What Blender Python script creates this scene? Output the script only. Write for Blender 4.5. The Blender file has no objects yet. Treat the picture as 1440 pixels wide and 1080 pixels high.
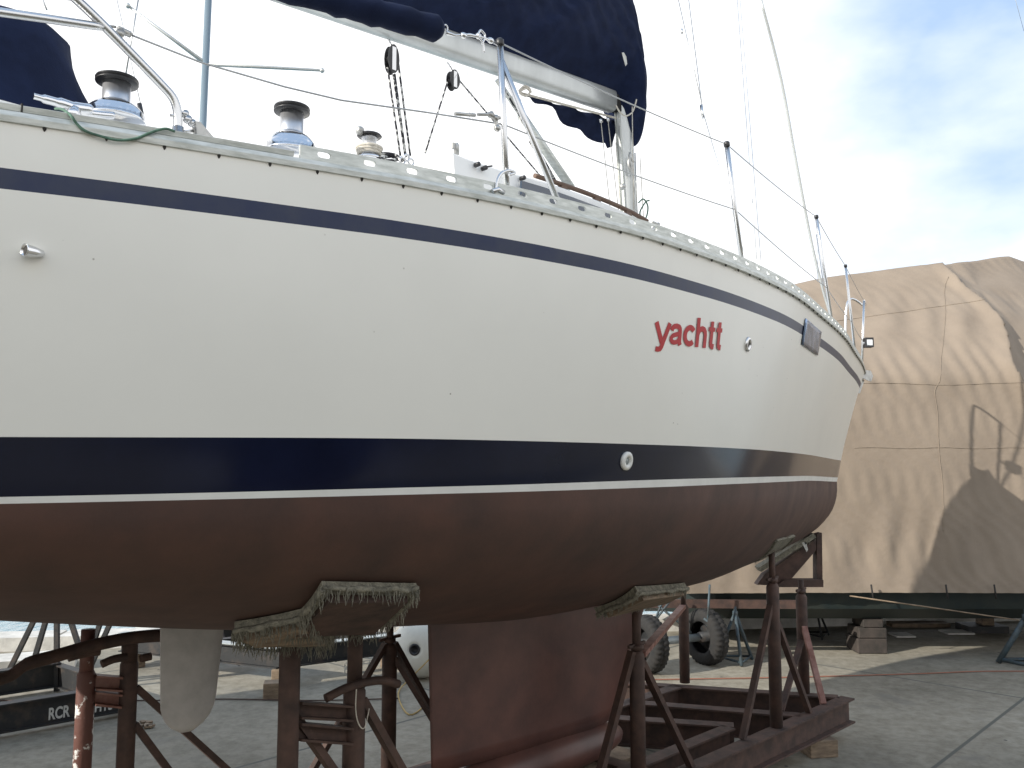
import bpy, bmesh, math, random
from mathutils import Vector, Matrix
from mathutils.bvhtree import BVHTree
random.seed(7)
S = bpy.context.scene
COL = S.collection
R = math.radians
# ------------------------------------------------------------------ camera
F = 1200.0; EYE = 2.5; PITCH = math.atan(115 / F)
CP, SP = math.cos(PITCH), math.sin(PITCH)
cam = bpy.data.cameras.new('camera'); camo = bpy.data.objects.new('camera', cam); COL.objects.link(camo)
camo.location = (0, 0, EYE); camo.rotation_euler = (math.pi / 2 + PITCH, 0, 0)
cam.sensor_width = 36; cam.lens = 36 * F / 1440; cam.clip_start = .05; cam.clip_end = 6000
S.camera = camo
# ------------------------------------------------------------------ light
S.view_settings.view_transform = 'Standard'; S.view_settings.look = 'None'
S.view_settings.exposure = 0.2; S.view_settings.gamma = 1
SUN_EL = R(26); SUND = Vector((-.85, -.53, 0)).normalized()
sd = Vector((SUND.x * math.cos(SUN_EL), SUND.y * math.cos(SUN_EL), math.sin(SUN_EL)))
sl = bpy.data.lights.new('sun', 'SUN'); sl.energy = 5.0; sl.angle = R(.5); sl.color = (1, .95, .87)
slo = bpy.data.objects.new('sun', sl); COL.objects.link(slo)
slo.rotation_euler = sd.to_track_quat('Z', 'Y').to_euler(); slo.location = sd * 40
W = bpy.data.worlds.new('World'); S.world = W; W.use_nodes = True
nt = W.node_tree; nt.nodes.clear()
def wn(t, **k):
    n = nt.nodes.new(t)
    for a, b in k.items(): setattr(n, a, b)
    return n
sky = wn('ShaderNodeTexSky', sky_type='NISHITA', sun_disc=False)
sky.sun_elevation = SUN_EL; sky.sun_rotation = math.atan2(sd.x, sd.y); sky.dust_density = 1.5
tc = wn('ShaderNodeTexCoord')
mp = wn('ShaderNodeMapping'); mp.inputs['Scale'].default_value = (1.6, 1.6, 3.2); mp.inputs['Location'].default_value = (.4, .1, .0)
no = wn('ShaderNodeTexNoise'); no.inputs['Scale'].default_value = 1.7; no.inputs['Detail'].default_value = 6; no.inputs['Roughness'].default_value = .5
rp = wn('ShaderNodeValToRGB'); rp.color_ramp.elements[0].position = .3; rp.color_ramp.elements[1].position = .62
# a gap in the cloud cover: distance from one direction of the sky
gapd = Vector(((1400 - 720) / F, CP - SP * (540 - 110) / F, SP + CP * (540 - 110) / F)).normalized()
dst = wn('ShaderNodeVectorMath', operation='DISTANCE'); dst.inputs[1].default_value = gapd
mr = wn('ShaderNodeMapRange'); mr.inputs['From Min'].default_value = .08; mr.inputs['From Max'].default_value = .50
mr.inputs['To Min'].default_value = -.22; mr.inputs['To Max'].default_value = .55
ad = wn('ShaderNodeMath', operation='ADD')
sep = wn('ShaderNodeSeparateXYZ'); hi = wn('ShaderNodeMapRange'); hi.inputs['From Min'].default_value = .42; hi.inputs['From Max'].default_value = .75
hi.inputs['To Min'].default_value = 0; hi.inputs['To Max'].default_value = -.75; ad2 = wn('ShaderNodeMath', operation='ADD')
skm = wn('ShaderNodeVectorMath', operation='SCALE'); skm.inputs['Scale'].default_value = .12
cl = wn('ShaderNodeRGB'); cl.outputs[0].default_value = (1.22, 1.23, 1.25, 1)
thin = wn('ShaderNodeMixRGB'); thin.inputs[2].default_value = (.50, .68, .95, 1); thin.inputs[0].default_value = .85
mx = wn('ShaderNodeMixRGB'); bg = wn('ShaderNodeBackground'); wo = wn('ShaderNodeOutputWorld')
lk = nt.links.new
lk(tc.outputs['Generated'], mp.inputs[0]); lk(mp.outputs[0], no.inputs['Vector'])
lk(tc.outputs['Generated'], dst.inputs[0]); lk(dst.outputs['Value'], mr.inputs['Value'])
lk(no.outputs[0], ad.inputs[0]); lk(mr.outputs[0], ad.inputs[1]); lk(tc.outputs['Generated'], sep.inputs[0]); lk(sep.outputs[2], hi.inputs['Value']); lk(ad.outputs[0], ad2.inputs[0]); lk(hi.outputs[0], ad2.inputs[1]); bk = wn('ShaderNodeMapRange'); bk.inputs['From Min'].default_value = .25; bk.inputs['From Max'].default_value = -.5
bk.inputs['To Max'].default_value = -.12; ad3 = wn('ShaderNodeMath', operation='ADD')
lk(sep.outputs[1], bk.inputs['Value']); lk(ad2.outputs[0], ad3.inputs[0]); lk(bk.outputs[0], ad3.inputs[1]); lk(ad3.outputs[0], rp.inputs[0])
lk(sky.outputs[0], skm.inputs[0]); lk(skm.outputs[0], thin.inputs[1]); lk(thin.outputs[0], mx.inputs[1])
lk(cl.outputs[0], mx.inputs[2]); lk(rp.outputs[0], mx.inputs[0]); lk(mx.outputs[0], bg.inputs[0]); lk(bg.outputs[0], wo.inputs[0])
bg.inputs[1].default_value = 1.0

# ------------------------------------------------------------------ materials
MATS = {}
def mat(name, col, rough=.5, metal=0, var=0, vscale=6, col2=None, bump=0, bscale=40, coat=0, spec=.5, stretch=(1, 1, 1), lo=.35, hi=.65, bdist=.01, sheen=0):
    m = bpy.data.materials.new(name); m.use_nodes = True; MATS[name] = m
    t = m.node_tree; b = t.nodes['Principled BSDF']
    b.inputs['Base Color'].default_value = (*col, 1); b.inputs['Roughness'].default_value = rough
    b.inputs['Metallic'].default_value = metal; b.inputs['Coat Weight'].default_value = coat; b.inputs['Coat Roughness'].default_value = .06
    b.inputs['Specular IOR Level'].default_value = spec
    if sheen: b.inputs['Sheen Weight'].default_value = sheen
    c = t.nodes.new('ShaderNodeTexCoord'); q = t.nodes.new('ShaderNodeMapping'); q.inputs['Scale'].default_value = stretch
    t.links.new(c.outputs['Object'], q.inputs[0])
    if var or col2:
        n = t.nodes.new('ShaderNodeTexNoise'); n.inputs['Scale'].default_value = vscale; n.inputs['Detail'].default_value = 6; n.inputs['Roughness'].default_value = .6
        r = t.nodes.new('ShaderNodeValToRGB'); r.color_ramp.elements[0].position = lo; r.color_ramp.elements[1].position = hi
        c2 = col2 or tuple(max(0, x * (1 - var)) for x in col)
        r.color_ramp.elements[0].color = (*c2, 1); r.color_ramp.elements[1].color = (*col, 1)
        t.links.new(q.outputs[0], n.inputs['Vector']); t.links.new(n.outputs[0], r.inputs[0]); t.links.new(r.outputs[0], b.inputs['Base Color'])
        m2 = t.nodes.new('ShaderNodeMapRange'); m2.inputs['To Min'].default_value = min(1, rough * 1.25); m2.inputs['To Max'].default_value = rough * .85
        t.links.new(n.outputs[0], m2.inputs['Value']); t.links.new(m2.outputs[0], b.inputs['Roughness'])
    if bump:
        n2 = t.nodes.new('ShaderNodeTexNoise'); n2.inputs['Scale'].default_value = bscale; n2.inputs['Detail'].default_value = 5
        bn = t.nodes.new('ShaderNodeBump'); bn.inputs['Strength'].default_value = bump; bn.inputs['Distance'].default_value = bdist
        t.links.new(q.outputs[0], n2.inputs['Vector']); t.links.new(n2.outputs[0], bn.inputs['Height']); t.links.new(bn.outputs[0], b.inputs['Normal'])
    return m
def specks(m, col, scale=9, thr=.07, amount=.8):
    """small dirt spots over the base colour"""
    t = m.node_tree; b = t.nodes['Principled BSDF']; src = b.inputs['Base Color'].links
    v = t.nodes.new('ShaderNodeTexVoronoi'); v.inputs['Scale'].default_value = scale
    c = t.nodes.new('ShaderNodeTexCoord'); t.links.new(c.outputs['Object'], v.inputs['Vector'])
    r = t.nodes.new('ShaderNodeMapRange'); r.inputs['From Min'].default_value = thr; r.inputs['From Max'].default_value = thr * .5
    t.links.new(v.outputs['Distance'], r.inputs['Value'])
    n = t.nodes.new('ShaderNodeTexNoise'); n.inputs['Scale'].default_value = 1.6; t.links.new(c.outputs['Object'], n.inputs['Vector'])
    g = t.nodes.new('ShaderNodeMapRange'); g.inputs['From Min'].default_value = .44; g.inputs['From Max'].default_value = .56; g.inputs['To Max'].default_value = amount
    t.links.new(n.outputs[0], g.inputs['Value'])
    mu = t.nodes.new('ShaderNodeMath'); mu.operation = 'MULTIPLY'; t.links.new(r.outputs[0], mu.inputs[0]); t.links.new(g.outputs[0], mu.inputs[1])
    x = t.nodes.new('ShaderNodeMixRGB'); x.inputs[2].default_value = (*col, 1); t.links.new(mu.outputs[0], x.inputs[0])
    if src: t.links.new(src[0].from_socket, x.inputs[1])
    else: x.inputs[1].default_value = b.inputs['Base Color'].default_value
    t.links.new(x.outputs[0], b.inputs['Base Color'])
gel = mat('white_gelcoat', (.77, .76, .70), .34, var=.05, vscale=1.1, coat=.05, bump=.03, bscale=3, bdist=.02)
specks(gel, (.20, .17, .13), 12, .05, .95)
navy = mat('navy_stripe_paint', (.007, .010, .027), .12, var=.3, vscale=3, spec=.28)
navy2 = mat('weathered_navy_line', (.022, .032, .075), .36, col2=(.04, .048, .078), vscale=7, spec=.25)
wline = mat('white_line_paint', (.72, .72, .68), .4, var=.1)
anti = mat('red_brown_antifouling', (.090, .042, .030), .60, col2=(.052, .029, .023), vscale=3.5, bump=.12, bscale=60, bdist=.004, lo=.3, hi=.7)
keelm = mat('pink_brown_keel_paint', (.15, .070, .056), .38, col2=(.09, .046, .040), vscale=3, bump=.12, bscale=50, bdist=.004)
alu = mat('weathered_aluminium', (.60, .62, .59), .42, .55, col2=(.42, .44, .41), vscale=14, stretch=(1, 1, 5), bump=.1, bscale=80, bdist=.003)
steel = mat('polished_stainless', (.64, .645, .65), .26, 1)
platem = mat('steel_plate_tinted_reflections', (.30, .40, .58), .2, .8, col2=(.08, .11, .17), vscale=9)  # blue tone and dark patches put reflections into the steel's colour
brushed = mat('brushed_silver_drum', (.62, .63, .65), .34, .9, var=.15, vscale=30, stretch=(1, 1, .1))
oldwood = mat('dark_old_timber', (.055, .043, .036), .85, col2=(.03, .026, .022), vscale=8, bump=.4)
chrome = mat('chrome', (.70, .71, .73), .14, 1)
castal = mat('grey_cast_alloy', (.50, .50, .48), .4, .7, var=.3, vscale=20)
blk = mat('black_plastic', (.018, .018, .02), .42)
dark = mat('dark_hollow', (.02, .018, .016), .8)
deckm = mat('white_deck', (.78, .78, .76), .5, var=.08, vscale=5)
glass = mat('smoked_window', (.02, .035, .06), .08, coat=.4)
teak = mat('weathered_teak', (.13, .085, .06), .65, col2=(.10, .055, .035), vscale=12, stretch=(1, 1, 6), bump=.3)
canvas = mat('navy_canvas', (.008, .015, .046), .9, var=.35, vscale=7, bump=.25, bscale=160, bdist=.003, spec=.2)
spar = mat('grey_anodised_spar', (.56, .58, .57), .36, .45, var=.15, vscale=5, stretch=(1, 1, .3))
wire = mat('stainless_wire', (.42, .43, .43), .35, .8)
ropeb = mat('black_flecked_rope', (.55, .55, .52), .9, col2=(.02, .02, .025), vscale=38, lo=.5, hi=.56)
ropew = mat('pale_rope', (.62, .58, .50), .9, var=.3, vscale=60)
ropeg = mat('green_rope', (.10, .19, .14), .9, var=.4, vscale=60)
redt = mat('red_vinyl', (.47, .028, .032), .45, var=.15, vscale=8, spec=.3)
carpet = mat('frayed_grey_carpet', (.27, .255, .20), .95, col2=(.12, .115, .09), vscale=30, bump=.8, bscale=120)
wood = mat('old_timber', (.26, .19, .125), .8, col2=(.13, .095, .065), vscale=8, stretch=(1, 1, 4), bump=.4, bscale=40)
rust = mat('rusty_red_steel', (.085, .046, .034), .7, col2=(.042, .026, .021), vscale=9, bump=.3, bscale=70, bdist=.004)
rust_lit = mat('sunlit_rust_steel', (.28, .15, .12), .6, col2=(.17, .07, .05), vscale=11, bump=.3, bscale=70, bdist=.004)  # pinker copy of the rust with sunshine put into its colour, for rungs, braces
rustw = mat('rusty_post_with_flaking_white_paint', (.70, .69, .66), .6, col2=(.12, .05, .038), vscale=9, lo=.56, hi=.6, bump=.3)
blacks = mat('black_painted_steel', (.016, .017, .018), .6, col2=(.06, .045, .035), vscale=6, bump=.2, lo=.3, hi=.5)
galv = mat('galvanised_steel', (.42, .46, .46), .45, .3, var=.3, vscale=8)
whitep = mat('white_stencil_paint', (.62, .62, .58), .7, var=.3, vscale=30)
rudm = mat('pale_grey_primer', (.50, .48, .46), .6, col2=(.38, .365, .35), vscale=7, bump=.1)
tarpm = mat('tan_tarpaulin', (.262, .212, .163), .75, col2=(.225, .182, .140), vscale=1.5, bump=.22, bscale=14, bdist=.02, spec=.3)
greenh = mat('dark_green_hull_paint', (.010, .019, .020), .5, col2=(.022, .028, .024), vscale=4)
blueh = mat('blue_hull_band', (.02, .06, .14), .4, var=.3)
tyre = mat('worn_tyre_rubber', (.013, .013, .013), .85, col2=(.025, .023, .021), vscale=12, bump=.4)
bluesteel = mat('blue_grey_painted_steel', (.06, .095, .115), .6, col2=(.045, .05, .05), vscale=10)
buoym = mat('white_buoy_plastic', (.66, .65, .58), .4, var=.15, vscale=5)
pinkm = mat('faded_red_plastic', (.55, .22, .19), .45, var=.2)
orange = mat('orange_cable_sheath', (.26, .11, .07), .6)
slab = mat('pale_quay_stone', (.62, .60, .55), .8, var=.3, vscale=5, bump=.4)
hillm = mat('hazy_scrub_hill', (.16, .20, .20), .9, var=.3, vscale=.02)
lamp_glass = mat('clear_lamp_lens', (.7, .72, .72), .1)

# ------------------------------------------------------------------ helpers
class MB:
    def __init__(s): s.v = []; s.f = []; s.m = []; s.sm = []
    def add(s, vs, fs, mi=0, smooth=False):
        o = len(s.v); s.v += [tuple(v) for v in vs]
        for f in fs: s.f.append([i + o for i in f]); s.m.append(mi); s.sm.append(smooth)
    def box(s, c, sx, sy, sz, ax=None, mi=0):
        c = Vector(c); ax = ax or (Vector((1, 0, 0)), Vector((0, 1, 0)), Vector((0, 0, 1)))
        vs = [c + ax[0] * (i * sx / 2) + ax[1] * (j * sy / 2) + ax[2] * (k * sz / 2) for i in (-1, 1) for j in (-1, 1) for k in (-1, 1)]
        s.add(vs, [(0, 1, 3, 2), (4, 6, 7, 5), (0, 4, 5, 1), (2, 3, 7, 6), (0, 2, 6, 4), (1, 5, 7, 3)], mi); return s
    def bar(s, p0, p1, w, h, up=(0, 0, 1), mi=0):
        p0 = Vector(p0); p1 = Vector(p1); d = (p1 - p0); L = d.length; d.normalize(); up = Vector(up)
        sd_ = d.cross(up)
        if sd_.length < 1e-4: sd_ = Vector((1, 0, 0))
        sd_.normalize(); u = sd_.cross(d)
        return s.box((p0 + p1) / 2, L, w, h, (d, sd_, u), mi)
    def tube(s, pts, r, n=10, mi=0, cap=True, closed=False):
        pts = [Vector(p) for p in pts]; N_ = len(pts)
        rr = r if isinstance(r, (list, tuple)) else [r] * N_
        up = None; vs = []
        for i, p in enumerate(pts):
            a = pts[max(i - 1, 0)]; b = pts[min(i + 1, N_ - 1)]
            if closed: a = pts[(i - 1) % N_]; b = pts[(i + 1) % N_]
            t = (b - a).normalized()
            if up is None: up = Vector((0, 0, 1)) if abs(t.z) < .9 else Vector((1, 0, 0))
            x = up - t * up.dot(t)
            if x.length < 1e-5: x = t.orthogonal()
            x.normalize(); y = t.cross(x); up = x
            for k in range(n):
                an = 2 * math.pi * k / n; vs.append(p + (x * math.cos(an) + y * math.sin(an)) * rr[i])
        fs = []
        for i in range(N_ - 1 + (1 if closed else 0)):
            j = (i + 1) % N_
            for k in range(n):
                fs.append((i * n + k, i * n + (k + 1) % n, j * n + (k + 1) % n, j * n + k))
        s.add(vs, fs, mi, True)
        if cap and not closed:
            o = len(s.v) - len(vs)
            s.f.append([o + k for k in range(n)][::-1]); s.m.append(mi); s.sm.append(False)
            s.f.append([o + (N_ - 1) * n + k for k in range(n)]); s.m.append(mi); s.sm.append(False)
        return s
    def lathe(s, base, axis, prof, n=24, mi=0, smooth=True):
        """prof: (radius, height) pairs along axis"""
        base = Vector(base); t = Vector(axis).normalized(); x = t.orthogonal().normalized(); y = t.cross(x)
        vs = []
        for r_, h in prof:
            for k in range(n):
                an = 2 * math.pi * k / n; vs.append(base + t * h + (x * math.cos(an) + y * math.sin(an)) * max(r_, 1e-4))
        fs = []
        for i in range(len(prof) - 1):
            for k in range(n): fs.append((i * n + k, i * n + (k + 1) % n, (i + 1) * n + (k + 1) % n, (i + 1) * n + k))
        fs.append(tuple(range(n))[::-1]); fs.append(tuple((len(prof) - 1) * n + k for k in range(n)))
        s.add(vs, fs, mi, smooth); return s
    def prism(s, poly, depth, mi=0):
        """poly: world points of one face; depth: extrusion vector"""
        n = len(poly); d = Vector(depth); vs = [Vector(p) for p in poly] + [Vector(p) + d for p in poly]
        s.add(vs, [tuple(range(n))[::-1], tuple(range(n, 2 * n))] + [(i, (i + 1) % n, n + (i + 1) % n, n + i) for i in range(n)], mi); return s
    def grid(s, rows, mi=0, smooth=True, closed=False, mis=None):
        n = len(rows[0]); vs = [p for r_ in rows for p in r_]; o = len(s.v); s.v += [tuple(v) for v in vs]
        for i in range(len(rows) - 1):
            for k in range(n if closed else n - 1):
                k2 = (k + 1) % n
                s.f.append([o + i * n + k, o + i * n + k2, o + (i + 1) * n + k2, o + (i + 1) * n + k]); s.m.append(mis[i] if mis else mi); s.sm.append(smooth)
        return s
    def build(s, name, mats, parent=None, flip=False, recalc=True, autosmooth=True):
        me = bpy.data.meshes.new(name)
        v = s.v; org = Vector((0, 0, 0))
        if parent is None:
            xs = [p[0] for p in v]; ys = [p[1] for p in v]; zs_ = [p[2] for p in v]
            org = Vector(((min(xs) + max(xs)) / 2, (min(ys) + max(ys)) / 2, min(zs_)))
            v = [(p[0] - org.x, p[1] - org.y, p[2] - org.z) for p in v]
        me.from_pydata(v, [], s.f)
        if not isinstance(mats, (list, tuple)): mats = [mats]
        for m in mats: me.materials.append(m)
        me.polygons.foreach_set('material_index', s.m); me.polygons.foreach_set('use_smooth', s.sm)
        if recalc:
            bm = bmesh.new(); bm.from_mesh(me); bmesh.ops.recalc_face_normals(bm, faces=bm.faces); bm.to_mesh(me); bm.free()
        me.update()
        o = bpy.data.objects.new(name, me); COL.objects.link(o); o.location = org
        if parent is not None:
            o.parent = parent
            if parent.type == 'EMPTY': o.matrix_parent_inverse = Matrix.Translation(-parent.location)
        return o
def tag(o, label=None, cat=None, group=None, kind=None):
    if label: o['label'] = label
    if cat: o['category'] = cat
    if group: o['group'] = group
    if kind: o['kind'] = kind
    return o
def empty(name, loc, label, cat, group=None):
    o = bpy.data.objects.new(name, None); COL.objects.link(o); o.location = loc; o.empty_display_size = .3
    return tag(o, label, cat, group)
# picture ray helpers (pixels of the 1440 x 1080 photograph), every point gets a real depth
def ray(px, py): x = (px - 720) / F; z = (540 - py) / F; return Vector((x, CP - SP * z, SP + CP * z))
def G(px, py, Z=0.0): r_ = ray(px, py); return Vector((0, 0, EYE)) + r_ * ((Z - EYE) / r_.z)
def D(px, py, y): r_ = ray(px, py); return Vector((0, 0, EYE)) + r_ * (y / r_.y)
def zat(P, py):
    k = (540 - py) / F; return EYE + P[1] * (SP + k * CP) / (CP - k * SP)
TH = R(44.8); U = Vector((math.cos(TH), math.sin(TH), 0)); N = Vector((math.sin(TH), -math.cos(TH), 0)); ZV = Vector((0, 0, 1))
BOW = Vector((4.1337, 10.0061, 0))
def B(a, l, z): return BOW - a * U + l * N + Vector((0, 0, z))
def L(px, py, l):
    r_ = ray(px, py); o = Vector((0, 0, EYE)) - BOW; return Vector((0, 0, EYE)) + r_ * ((l - o.dot(N)) / r_.dot(N))
def inv(p): d = Vector(p) - BOW; return -d.dot(U), d.dot(N), p[2]
def spl(tab):
    xs = [t[0] for t in tab]; ys = [t[1] for t in tab]; n = len(xs)
    h = [xs[i + 1] - xs[i] for i in range(n - 1)]; dl = [(ys[i + 1] - ys[i]) / h[i] for i in range(n - 1)]
    m = [dl[0]] + [0 if dl[i - 1] * dl[i] <= 0 else 2 * dl[i - 1] * dl[i] / (dl[i - 1] + dl[i]) for i in range(1, n - 1)] + [dl[-1]]
    def f(x):
        x = min(max(x, xs[0]), xs[-1]); i = 0
        while i < n - 2 and x > xs[i + 1]: i += 1
        t = (x - xs[i]) / h[i]
        return ys[i] * (1 + 2 * t) * (1 - t) ** 2 + h[i] * m[i] * t * (1 - t) ** 2 + ys[i + 1] * t * t * (3 - 2 * t) + h[i] * m[i + 1] * t * t * (t - 1)
    return f
def catenary(p0, p1, sag, n=12): return [Vector(p0).lerp(Vector(p1), i / n) - ZV * sag * 4 * (i / n) * (1 - i / n) for i in range(n + 1)]
def smoothpath(pts, k=5):
    pts = [Vector(p) for p in pts]; out = []
    for i in range(len(pts) - 1):
        p0 = pts[max(i - 1, 0)]; p1 = pts[i]; p2 = pts[i + 1]; p3 = pts[min(i + 2, len(pts) - 1)]
        for j in range(k):
            t = j / k
            out.append(.5 * ((2 * p1) + (p2 - p0) * t + (2 * p0 - 5 * p1 + 4 * p2 - p3) * t * t + (3 * p1 - p0 - 3 * p2 + p3) * t ** 3))
    return out + [pts[-1]]
def text_mesh(txt, bold=0.0):
    cu = bpy.data.curves.new('lettering', 'FONT'); cu.body = txt; cu.size = 1; cu.offset = bold; cu.resolution_u = 5
    o = bpy.data.objects.new('lettering', cu); COL.objects.link(o)
    dg = bpy.context.evaluated_depsgraph_get(); me = bpy.data.meshes.new_from_object(o.evaluated_get(dg))
    vs = [v.co.copy() for v in me.vertices]; fs = [tuple(p.vertices) for p in me.polygons]
    bpy.data.objects.remove(o); bpy.data.meshes.remove(me)
    return vs, fs
def flat_text(txt, o, x, y, nrm, h, width, bold, name, m, parent):
    vs, fs = text_mesh(txt, bold); x0 = min(v.x for v in vs); x1 = max(v.x for v in vs); y0 = min(v.y for v in vs); y1 = max(v.y for v in vs)
    mb = MB(); mb.add([Vector(o) + Vector(x) * ((v.x - x0) / (x1 - x0) * width) + Vector(y) * ((v.y - y0) / (y1 - y0) * h) + Vector(nrm) * .003 for v in vs], fs)
    return mb.build(name, m, parent, recalc=False)

# ------------------------------------------------------------------ ground, quay, water
def ground():
    m = bpy.data.materials.new('worn_concrete'); m.use_nodes = True; t = m.node_tree; b = t.nodes['Principled BSDF']
    c = t.nodes.new('ShaderNodeTexCoord')
    def nz(s_, d_=6, r_=.6):
        n = t.nodes.new('ShaderNodeTexNoise'); n.inputs['Scale'].default_value = s_; n.inputs['Detail'].default_value = d_; n.inputs['Roughness'].default_value = r_
        t.links.new(c.outputs['Object'], n.inputs['Vector']); return n
    a1 = nz(.55); a2 = nz(9, 8, .7); a3 = nz(60)
    r1 = t.nodes.new('ShaderNodeValToRGB'); r1.color_ramp.elements[0].position = .32; r1.color_ramp.elements[1].position = .68
    r1.color_ramp.elements[0].color = (.21, .192, .15, 1); r1.color_ramp.elements[1].color = (.33, .303, .243, 1)
    r2 = t.nodes.new('ShaderNodeValToRGB'); r2.color_ramp.elements[0].position = .3; r2.color_ramp.elements[1].position = .62
    r2.color_ramp.elements[0].color = (.62, .60, .56, 1); r2.color_ramp.elements[1].color = (1, 1, 1, 1)
    mu = t.nodes.new('ShaderNodeMixRGB'); mu.blend_type = 'MULTIPLY'; mu.inputs[0].default_value = 1
    t.links.new(a1.outputs[0], r1.inputs[0]); t.links.new(a2.outputs[0], r2.inputs[0]); t.links.new(r1.outputs[0], mu.inputs[1]); t.links.new(r2.outputs[0], mu.inputs[2])
    # expansion joints: thin dark lines in slab directions
    mpn = t.nodes.new('ShaderNodeMapping'); t.links.new(c.outputs['Object'], mpn.inputs[0])
    p0 = G(1440, 982) ; p1 = G(1315, 1078); an = math.atan2(p1.y - p0.y, p1.x - p0.x)
    mpn.vector_type = 'TEXTURE'; mpn.inputs['Location'].default_value = p0 - Vector((GO[0], GO[1], 0)) ; mpn.inputs['Rotation'].default_value = (0, 0, an)
    sx = t.nodes.new('ShaderNodeSeparateXYZ'); t.links.new(mpn.outputs[0], sx.inputs[0])
    mask = None
    for ax in (0, 1):
        md = t.nodes.new('ShaderNodeMath'); md.operation = 'PINGPONG'; md.inputs[1].default_value = 2.1
        t.links.new(sx.outputs[ax], md.inputs[0])
        ls = t.nodes.new('ShaderNodeMapRange'); ls.inputs['From Min'].default_value = .012; ls.inputs['From Max'].default_value = .022; ls.inputs['To Min'].default_value = 1; ls.inputs['To Max'].default_value = 0
        t.links.new(md.outputs[0], ls.inputs['Value'])
        if mask is None: mask = ls
        else:
            mm = t.nodes.new('ShaderNodeMath'); mm.operation = 'MAXIMUM'; t.links.new(mask.outputs[0], mm.inputs[0]); t.links.new(ls.outputs[0], mm.inputs[1]); mask = mm
    mj = t.nodes.new('ShaderNodeMixRGB'); mj.inputs[2].default_value = (.10, .10, .085, 1); t.links.new(mask.outputs[0], mj.inputs[0]); t.links.new(mu.outputs[0], mj.inputs[1])
    # oil and damp stains
    a4 = nz(1.7, 3, .5); r4 = t.nodes.new('ShaderNodeMapRange'); r4.inputs['From Min'].default_value = .60; r4.inputs['From Max'].default_value = .70; r4.inputs['To Max'].default_value = .55
    t.links.new(a4.outputs[0], r4.inputs['Value']); ms = t.nodes.new('ShaderNodeMixRGB'); ms.inputs[2].default_value = (.15, .14, .12, 1)
    t.links.new(r4.outputs[0], ms.inputs[0]); t.links.new(mj.outputs[0], ms.inputs[1])
    v = t.nodes.new('ShaderNodeTexVoronoi'); v.inputs['Scale'].default_value = 1.6; t.links.new(c.outputs['Object'], v.inputs['Vector'])
    vr = t.nodes.new('ShaderNodeMapRange'); vr.inputs['From Min'].default_value = .035; vr.inputs['From Max'].default_value = .025; t.links.new(v.outputs['Distance'], vr.inputs['Value'])
    mv = t.nodes.new('ShaderNodeMixRGB'); mv.inputs[2].default_value = (.05, .045, .04, 1); t.links.new(vr.outputs[0], mv.inputs[0]); t.links.new(ms.outputs[0], mv.inputs[1])
    t.links.new(mv.outputs[0], b.inputs['Base Color']); b.inputs['Roughness'].default_value = .85
    bn = t.nodes.new('ShaderNodeBump'); bn.inputs['Strength'].default_value = .35; bn.inputs['Distance'].default_value = .01; t.links.new(a3.outputs[0], bn.inputs['Height']); t.links.new(bn.outputs[0], b.inputs['Normal'])
    return m
q0 = G(0, 906); q1 = G(1300, 868); qd = (q1 - q0).normalized(); qa = q0 - qd * 60; qb = q1 + qd * 200
qn = Vector((-qd.y, qd.x, 0))
def sheet(name, poly, z0, z1, m):
    mb = MB(); mb.prism([Vector((p[0], p[1], z1)) for p in poly], (0, 0, z0 - z1)); return mb.build(name, m)
poly = [(qa.x, qa.y), (qb.x, qb.y), (qb.x + 60, qb.y - 300), (qa.x - 20, qa.y - 120)]
GO = ((min(p[0] for p in poly) + max(p[0] for p in poly)) / 2, (min(p[1] for p in poly) + max(p[1] for p in poly)) / 2)
gmat = ground()
tag(sheet('ground', poly, -1.6, 0, gmat), 'grey concrete boatyard hardstanding with joints and stains', 'ground', kind='structure')
wm = mat('harbour_water', (.10, .22, .26), .12, bump=.9, bscale=5, bdist=.15, stretch=(1, .35, 1))
tag(sheet('water', [(-3000, 3), (3000, 3), (3000, 4500), (-3000, 4500)], -2.4, -1.0, wm), 'pale rippled harbour water beyond the quay', 'water', kind='structure')
mb = MB(); hr = []
for i in range(61):
    x = -2900 + i * 95; h_ = 26 + 22 * math.sin(i * .33) + 12 * math.sin(i * .9 + 1)
    hr.append([Vector((x, 2500, -2)), Vector((x, 2650, h_ * .5)), Vector((x, 2850, h_)), Vector((x, 3400, -2))])
mb.grid(hr); tag(mb.build('hills', hillm), 'low hazy hills across the water', 'hills', kind='structure')
mb = MB()
for i in range(90):
    p = qa.lerp(qb, i / 90); p2 = qa.lerp(qb, (i + .985) / 90)
    mb.bar(p - qn * .28 + ZV * .09, p2 - qn * .28 + ZV * .09, .5, .18)
tag(mb.build('quay_kerb', slab), 'pale sunlit stone kerb along the edge of the quay', 'kerb', kind='structure')

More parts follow.
